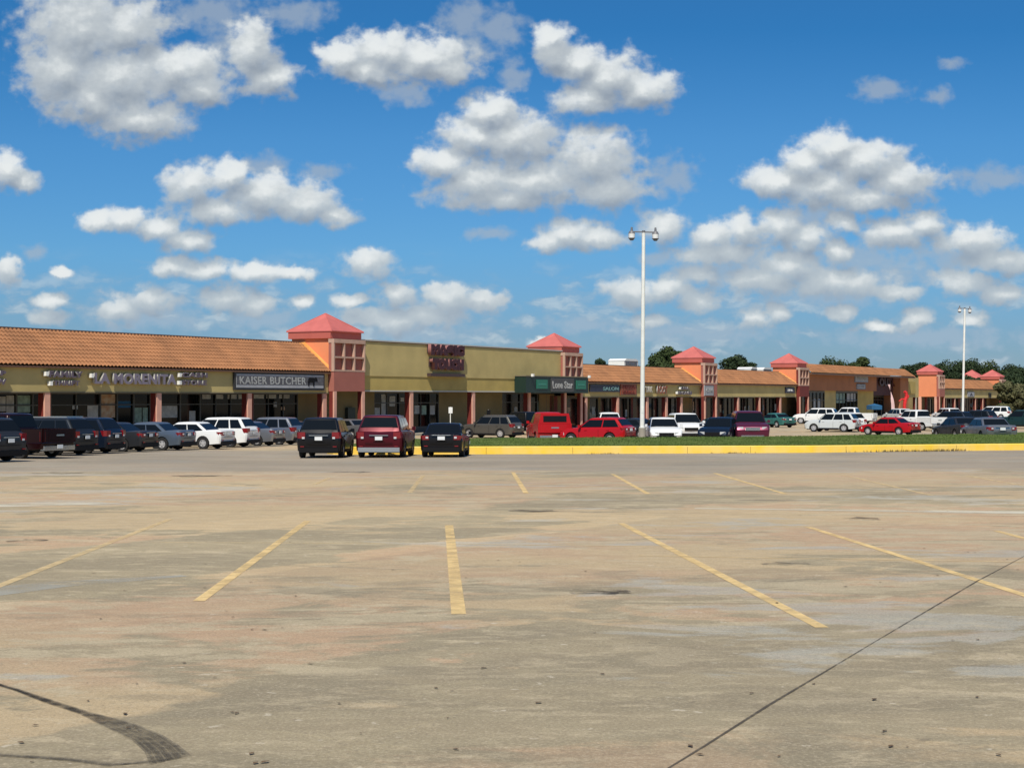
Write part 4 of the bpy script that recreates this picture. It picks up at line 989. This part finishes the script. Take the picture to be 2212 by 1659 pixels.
def car(kind, colour, q, d, heading, label, grp=None, corner=False, **kw):
    x, y_ = at(q, d)
    if corner:      # q, d give the rear right corner
        h = R(heading); W_ = KIND[kind]['W']; x -= math.cos(h) * W_ / 2; y_ += math.sin(h) * W_ / 2
    cat = 'pickup' if kind in ('pickup', 'regcab') else 'SUV' if 'suv' in kind else 'minivan' if kind == 'van' else 'car'
    return make_car(kind, CW[colour], None, label, cat, (x, y_), heading, grp, **kw)
g1 = 'cars parked side by side in the left row'; H1 = -74
car('suv', 'grey', 63, 59.5, H1 + 10, 'dark grey SUV cut by the left edge of the photo, nearest of the left row', g1, True)
car('pickup', 'darkmaroon', 166, 64.5, H1 + 10, 'dark maroon pickup with chrome bumper and big red tail lights', g1, True)
car('suv', 'slate', 217, 69.5, H1 + 5, 'dark blue-grey SUV right behind the maroon pickup', g1, True, roofrack=True)
car('suv', 'blue', 275, 73.2, H1, 'dark blue SUV with shiny wheel, between the blue-grey SUV and a grey sedan', g1, True, L=4.8)
car('sedan', 'grey', 346, 76.6, H1, 'dark grey sedan left of the silver-blue sedan in the left row', g1, True)
car('sedan', 'silverblue', 427, 79.8, H1, 'silver-blue sedan left of the white sedan in the left row', g1, True)
car('sedan', 'white', 511, 82.8, H1, 'white sedan parked in front of the white SUV, left row', g1, True)
car('suv', 'white', 565, 87.6, H1, 'white SUV beside the white sedan in the left row', g1, True)
car('sedan', 'silver', 619, 91.2, H1, 'silver sedan right of the white SUV in the left row', g1, True)
car('suv', 'silver', 662, 95, H1, 'silver-grey SUV partly behind the black kerb-side hatchback', g1, True, L=4.4)
car('sedan', 'tan', 700, 101, H1 + 10, 'grey sedan at the far end of the left row, behind the black hatchback', g1, True)
g2 = 'cars nosed up to the yellow kerb'
car('suv', 'black', 688, 64.0, 1.5, 'black compact SUV seen from behind, leftmost of three at the yellow kerb', g2, L=4.5, scale=1)
car('bigsuv', 'maroon', 818, 64.6, 3, 'maroon SUV seen from behind, middle of three at the yellow kerb', g2, L=4.95, chrome_bumper=True)
car('sedan', 'black', 953, 65.2, 2.5, 'black sedan seen from behind, rightmost of three at the yellow kerb', g2)
g3 = 'cars parked beyond the grass island'
car('sedan', 'silver', 752, 114, -50, 'silver sedan seen between the black and maroon SUVs, beyond the grass', g3, anchor='mid')
car('suv', 'tan', 1062, 116, -59, 'grey-tan crossover parked side-on just right of the black sedan', g3, anchor='mid', roofrack=True, L=4.75)
car('pickup', 'black', 1134, 126, -52, 'black pickup left of the bright red pickup', g3, anchor='mid')
car('regcab', 'red', 1199, 87.6, -7, 'bright red pickup with bed cap, its tail towards the grass', g3, cap=True)
car('hatch', 'red', 1291, 86.4, -62, 'bright red hatchback in front of the white truck, left of the tall lamp post', g3, anchor='mid')
car('bigsuv', 'white', 1318, 126, 0, 'tall white SUV whose roof shows over the red hatchback', g3)
car('sedan', 'slate', 1366, 110, -50, 'dark sedan behind the base of the tall lamp post', g3, anchor='mid')
car('sedan', 'white', 1440, 86.5, 180, 'white sedan facing the grass, just right of the tall lamp post', g3, anchor='front')
car('suv', 'white', 1494, 93.0, 176, 'white SUV facing the grass, between the white sedan and the navy sedan', g3, anchor='front')
car('sedan', 'blue', 1538, 87.5, 200, 'navy blue sedan facing the grass, left of the plum SUV', g3, anchor='front')
car('sedan', 'green', 1540, 119, -57, 'dark green sedan whose roof shows over the navy sedan', g3, anchor='mid')
car('bigsuv', 'plum', 1626, 88.5, 183, 'plum-maroon SUV with chrome grille facing the grass', g3, anchor='front')
car('sedan', 'teal', 1674, 156, -30, 'teal sedan by the shops, right of the plum SUV', g3, anchor='mid')
car('bigsuv', 'white', 1763, 176, -66, 'white SUV parked side-on in front of the brown anchor store, leftmost of two', g3, anchor='mid')
car('pickup', 'white', 1838, 176, -62, 'white crew-cab pickup in front of the brown anchor store, beside a white SUV', g3, anchor='mid')
car('suv', 'pearl', 1798, 136, -62, 'pale SUV parked side-on at the edge of the open lane', g3, anchor='mid')
car('suv', 'white', 1856, 137, -24, 'white SUV seen from behind, left of the red sedan', g3)
car('sedan', 'red', 1921, 124, -47, 'red sedan right of the white SUV, near the red air dancer', g3, anchor='mid')
car('suv', 'pearl', 1960, 182, -15, 'pale SUV behind the red sedan below the orange tower', g3)
car('pickup', 'white', 2030, 140, -30, 'white pickup seen from behind, left of the second lamp post', g3)
car('suv', 'white', 2066, 190, -15, 'small white SUV far off at the foot of the second lamp post', g3)
car('suv', 'blue', 2098, 147, -44, 'navy SUV right of the white pickup, behind a silver sedan', g3)
car('suv', 'slate', 2150, 160, -44, 'dark SUV whose roof shows over the silver sedan at right', g3)
car('van', 'white', 2143, 214, -60, 'white minivan far off by the last shops', g3, anchor='mid')
car('bigsuv', 'green', 2206, 150, -60, 'dark green SUV cut by the right edge of the photo', g3, anchor='mid')
car('sedan', 'silver', 2166, 87.5, -3, 'silver sedan seen from behind at the right, nearest car beyond the grass there', g3)
car('sedan', 'grey', 2108, 94, -8, 'dark grey sedan left of and just beyond the silver sedan', g3)
car('suv', 'black', 1590, 132, -57, 'black SUV behind the plum SUV', g3, anchor='mid')
car('sedan', 'black', 1452, 128, -57, 'black sedan behind the white sedan', g3, anchor='mid')

# ---------------------------------------------------------------- lamp posts
def lamp_post(x, y, top, lean, label, az):
    z0 = mound(x, y) - .03 if y < 90 else gz(x, y)
    th = thing('lamp_post', label, 'lamp post', (x, y, z0), 0, 'tall twin-head lamp posts of the car park'); th.rotation_euler = (0, -lean, 0)
    h = top - z0
    mb = MB(); mb.cyl((0, 0, 0), (0, 0, .5), .19, n=20); mb.build('base', M['sidewalk'], th, smooth=40)
    mb = MB(); mb.cyl((0, 0, .5), (0, 0, h), .125, .095, n=16); mb.cyl((0, 0, .5), (0, 0, .56), .16, n=16); mb.box(-.05, .05, -.13, -.09, 1.3, 1.65); mb.build('pole', M['galv'], th, smooth=40)
    c, s_ = math.cos(az), math.sin(az)
    mb = MB(); mb.cyl((-.68 * c, -.68 * s_, h + .05), (.68 * c, .68 * s_, h + .05), .035, n=8); mb.cyl((0, 0, h - .02), (0, 0, h + .13), .09, n=10); mb.build('cross_arm', M['lampgrey'], th)
    for sg in (-1, 1):
        cx, cy = sg * .66 * c, sg * .66 * s_
        mb = MB(); mb.cyl((cx, cy, h + .08), (cx, cy, h + .30), .07, .05, n=10); mb.cyl((cx, cy, h - .06), (cx, cy, h + .08), .19, .13, n=16); hd = mb.build('lamp_head', M['lampgrey'], th, smooth=40)
        mb = MB(); mb.cyl((cx, cy, h - .30), (cx, cy, h - .06), .165, .185, n=16, cap=False); mb.build('diffuser', M['white'], hd, smooth=40)
        mb = MB(); mb.cyl((cx, cy, h - .42), (cx, cy, h - .30), .09, .175, n=16); mb.cyl((cx, cy, h - .305), (cx, cy, h - .29), .20, n=16); mb.build('lamp_rim', M['lampgrey'], hd, smooth=40)
    return th
lamp_post(*at(1387, 83.6), 12.0, -R(.45), 'tall twin-head lamp post on the grass island, nearer of the two', R(8))
lamp_post(*at(2079, 156), 12.0, -R(1.2), 'twin-head lamp post far to the right beside the orange tower', R(25))

# ---------------------------------------------------------------- flags and canopy by the anchor store
x, y = at(2322 / 1.2057, 200)
th = thing('feather_flag', 'pale pink feather flag before the dark maroon entrance', 'flag', (x, y, 0), R(20))
mb = MB(); mb.cyl((0, 0, 0), (-.2, 0, 4.7), .03, n=6); mb.build('pole', M['dark'], th)
mb = MB(); pts = [(.38 - .11 * i * .5, .9 + i * .38, .55 + .03 * i - (.012 * i * i)) for i in range(11)]
for i, (xx, z, w_) in enumerate(pts):
    for dx in (0, w_): mb.v.append((-.03 - .04 * i * .5 + dx + .0, .04 * math.sin(i), z))
mb.f = [(2 * i, 2 * i + 1, 2 * i + 3, 2 * i + 2) for i in range(10)]; mb.m = [0] * 10
fl = mb.build('banner', M['pinkfab'], th, fix=False); md = fl.modifiers.new('s', 'SOLIDIFY'); md.thickness = .02
x, y = at(2356 / 1.2057, 204)
th = thing('air_dancer', 'red inflatable air dancer bending beside the brown pier', 'inflatable', (x, y, 0), R(10))
mb = MB(); prev = None
path = [(0, 0, .3, .34), (.05, 0, 1.2, .33), (-.05, 0, 2.2, .32), (.1, 0, 3.2, .34), (.35, 0, 3.9, .33), (.3, 0, 4.5, .30), (-.05, 0, 4.75, .27)]
path = [(a * .8, b, c * .80, d * .68) for a, b, c, d in path]
for a, b in zip(path, path[1:]): mb.cyl(a[:3], b[:3], a[3], b[3], n=12, cap=True)
mb.build('body', M['redfab'], th, smooth=60)
for arm in ([(.1, 0, 2.7, .12), (-.4, 0, 2.8, .10), (-.8, 0, 2.5, .07)], [(.2, 0, 2.8, .12), (.5, 0, 3.0, .10), (.6, 0, 3.3, .07)]):
    mb = MB()
    for a, b in zip(arm, arm[1:]): mb.cyl(a[:3], b[:3], a[3], b[3], n=8)
    mb.build('arm', M['redfab'], th, smooth=60)
mb = MB(); mb.cyl((0, 0, 0), (0, 0, .4), .4, n=14); mb.build('blower', M['dark'], th)
x, y = at(2277 / 1.2057, 192)
th = thing('canopy_tent', 'blue canopy tent showing above the white cars by the brown store', 'tent', (x, y, 0), R(15))
mb = MB(); mb.add([(-.7, -.7, 1.5), (.7, -.7, 1.5), (.7, .7, 1.5), (-.7, .7, 1.5), (-.7, -.7, 2.0), (.7, -.7, 2.0), (.7, .7, 2.0), (-.7, .7, 2.0), (0, 0, 2.25)], [(0, 1, 5, 4), (1, 2, 6, 5), (2, 3, 7, 6), (3, 0, 4, 7), (4, 5, 8), (5, 6, 8), (6, 7, 8), (7, 4, 8)]); mb.build('canopy', M['blue'], th)
for sx in (-.66, .66):
    for sy in (-.66, .66): mb = MB(); mb.cyl((sx, sy, 0), (sx, sy, 1.55), .03, n=6); mb.build('leg', M['alu'], th)

# ---------------------------------------------------------------- trees
def tree(x, y, h, cw_, label, m='leaf', base=.0, seed=1, dens=1.0, ch=None, group='trees standing behind the shops', leaf=.46):
    rg = random.Random(seed); th = thing('tree', label, 'tree', (x, y, base), rg.random() * 6, group)
    ch = ch or h * .68; zc = h - ch / 2
    tb = MB(); tb.cyl((0, 0, -.3), (.1, .05, zc), .26 * cw_ / 6 + .08, .14, n=9)
    blobs = []
    for i in range(int(18 * dens) + 6):
        a = rg.random() * 6.28; rr_ = math.sqrt(rg.random()) * cw_ * .36; zz = zc + rg.uniform(-.42, .40) * ch * (1 - (rr_ / (cw_ * .62)) ** 2 * .6)
        br = rg.uniform(.15, .25) * cw_; bx, by = rr_ * math.cos(a), rr_ * math.sin(a); blobs.append((bx, by, zz, br))
        if i < 9: tb.cyl((.05, 0, zc * rg.uniform(.55, .95)), (bx, by, zz), .09, .03, n=5)
    tb.build('trunk', M['trunk'], th, smooth=50)
    mb = MB()
    for bx, by, bz, br in blobs:
        for _ in range(int(300 * dens)):
            d = Vector((rg.gauss(0, 1), rg.gauss(0, 1), rg.gauss(0, 1))).normalized() * br * rg.uniform(.5, 1.02); d.z *= .78
            c = Vector((bx, by, bz)) + d; s_ = leaf * rg.uniform(.5, 1.2)
            n_ = (d.normalized() + Vector((rg.gauss(0, .5), rg.gauss(0, .5), rg.gauss(0, .5) + .25))).normalized(); t_ = n_.orthogonal().normalized(); b_ = n_.cross(t_)
            an = rg.random() * 6.28; t2 = t_ * math.cos(an) + b_ * math.sin(an); b2 = n_.cross(t2)
            mb.add([c - t2 * s_ * .6, c + b2 * s_ * .35, c + t2 * s_ * .6, c - b2 * s_ * .35], [(0, 1, 2, 3)])
    mb.build('crown', M[m], th, fix=False)
    return th
def T(q, top, wq, d, label, **k):
    x, y = at(q, d); tree(x, y, EYE + (HY - top) / F * d, wq / F * d, label, seed=int(q), **k)
T(1438, 751, 96, 238, 'big dark green tree behind the roof, directly right of the tall lamp post', m='leaf', dens=1.6)
T(1478, 757, 60, 250, 'dark green tree filling in behind the third tower', m='leaf')
T(1594, 769, 82, 262, 'dark green tree between the third and fourth towers', m='leafdark', dens=1.3)
T(1297, 768, 42, 285, 'small dark tree over the tiled roof, leftmost of the trees', m='leafdark')
T(1338, 773, 34, 290, 'small low tree beside the white rooftop unit', m='leafdark')
T(1372, 774, 36, 290, 'small tree just behind the white rooftop unit', m='leaf')
T(1795, 776, 90, 330, 'low tree line crown just right of the fourth tower', m='leaf')
T(1862, 771, 74, 330, 'green tree top over the brown anchor store', m='leaf')
T(1975, 779, 70, 345, 'dark tree between the brown store and the orange tower', m='leafdark', dens=1.3)
T(2045, 783, 70, 350, 'tree right of the plain orange tower', m='leafdark')
for i, (q, tp, w_, lb) in enumerate([(2092, 779, 92, 'tall dark tree behind the second lamp post'), (2140, 783, 96, 'broad tree behind the two far pink roofs'), (2185, 792, 96, 'tree right of the last corner tower'), (2228, 797, 96, 'tree at the right edge of the photo, on the skyline'), (2012, 790, 60, 'low tree behind the plain orange tower')]):
    T(q, tp, w_, 352 + 3 * i, lb, m=['leafdark', 'leaf'][i % 2], dens=1.2)
for i, (q, tp, w_) in enumerate([(2070, 806, 70), (2120, 808, 70), (2165, 806, 72), (2205, 812, 76)]):
    T(q, tp, w_, 335, ['low tree in front of the tall dark tree', 'low tree between the lamp post and the far pink roofs', 'low tree behind the last corner tower', 'low dark tree beside the right edge of the photo'][i], m='leafdark', dens=1.2)
T(2182, 821, 66, 262, 'olive-brown tree beside the last tower, nearest tree at the right', m='leafolive', dens=1.4, ch=7.0, group='trees at the right end of the lot')
T(2222, 838, 58, 258, 'olive-brown tree cut by the right edge of the photo', m='leafolive', dens=1.3, ch=5.5, group='trees at the right end of the lot')
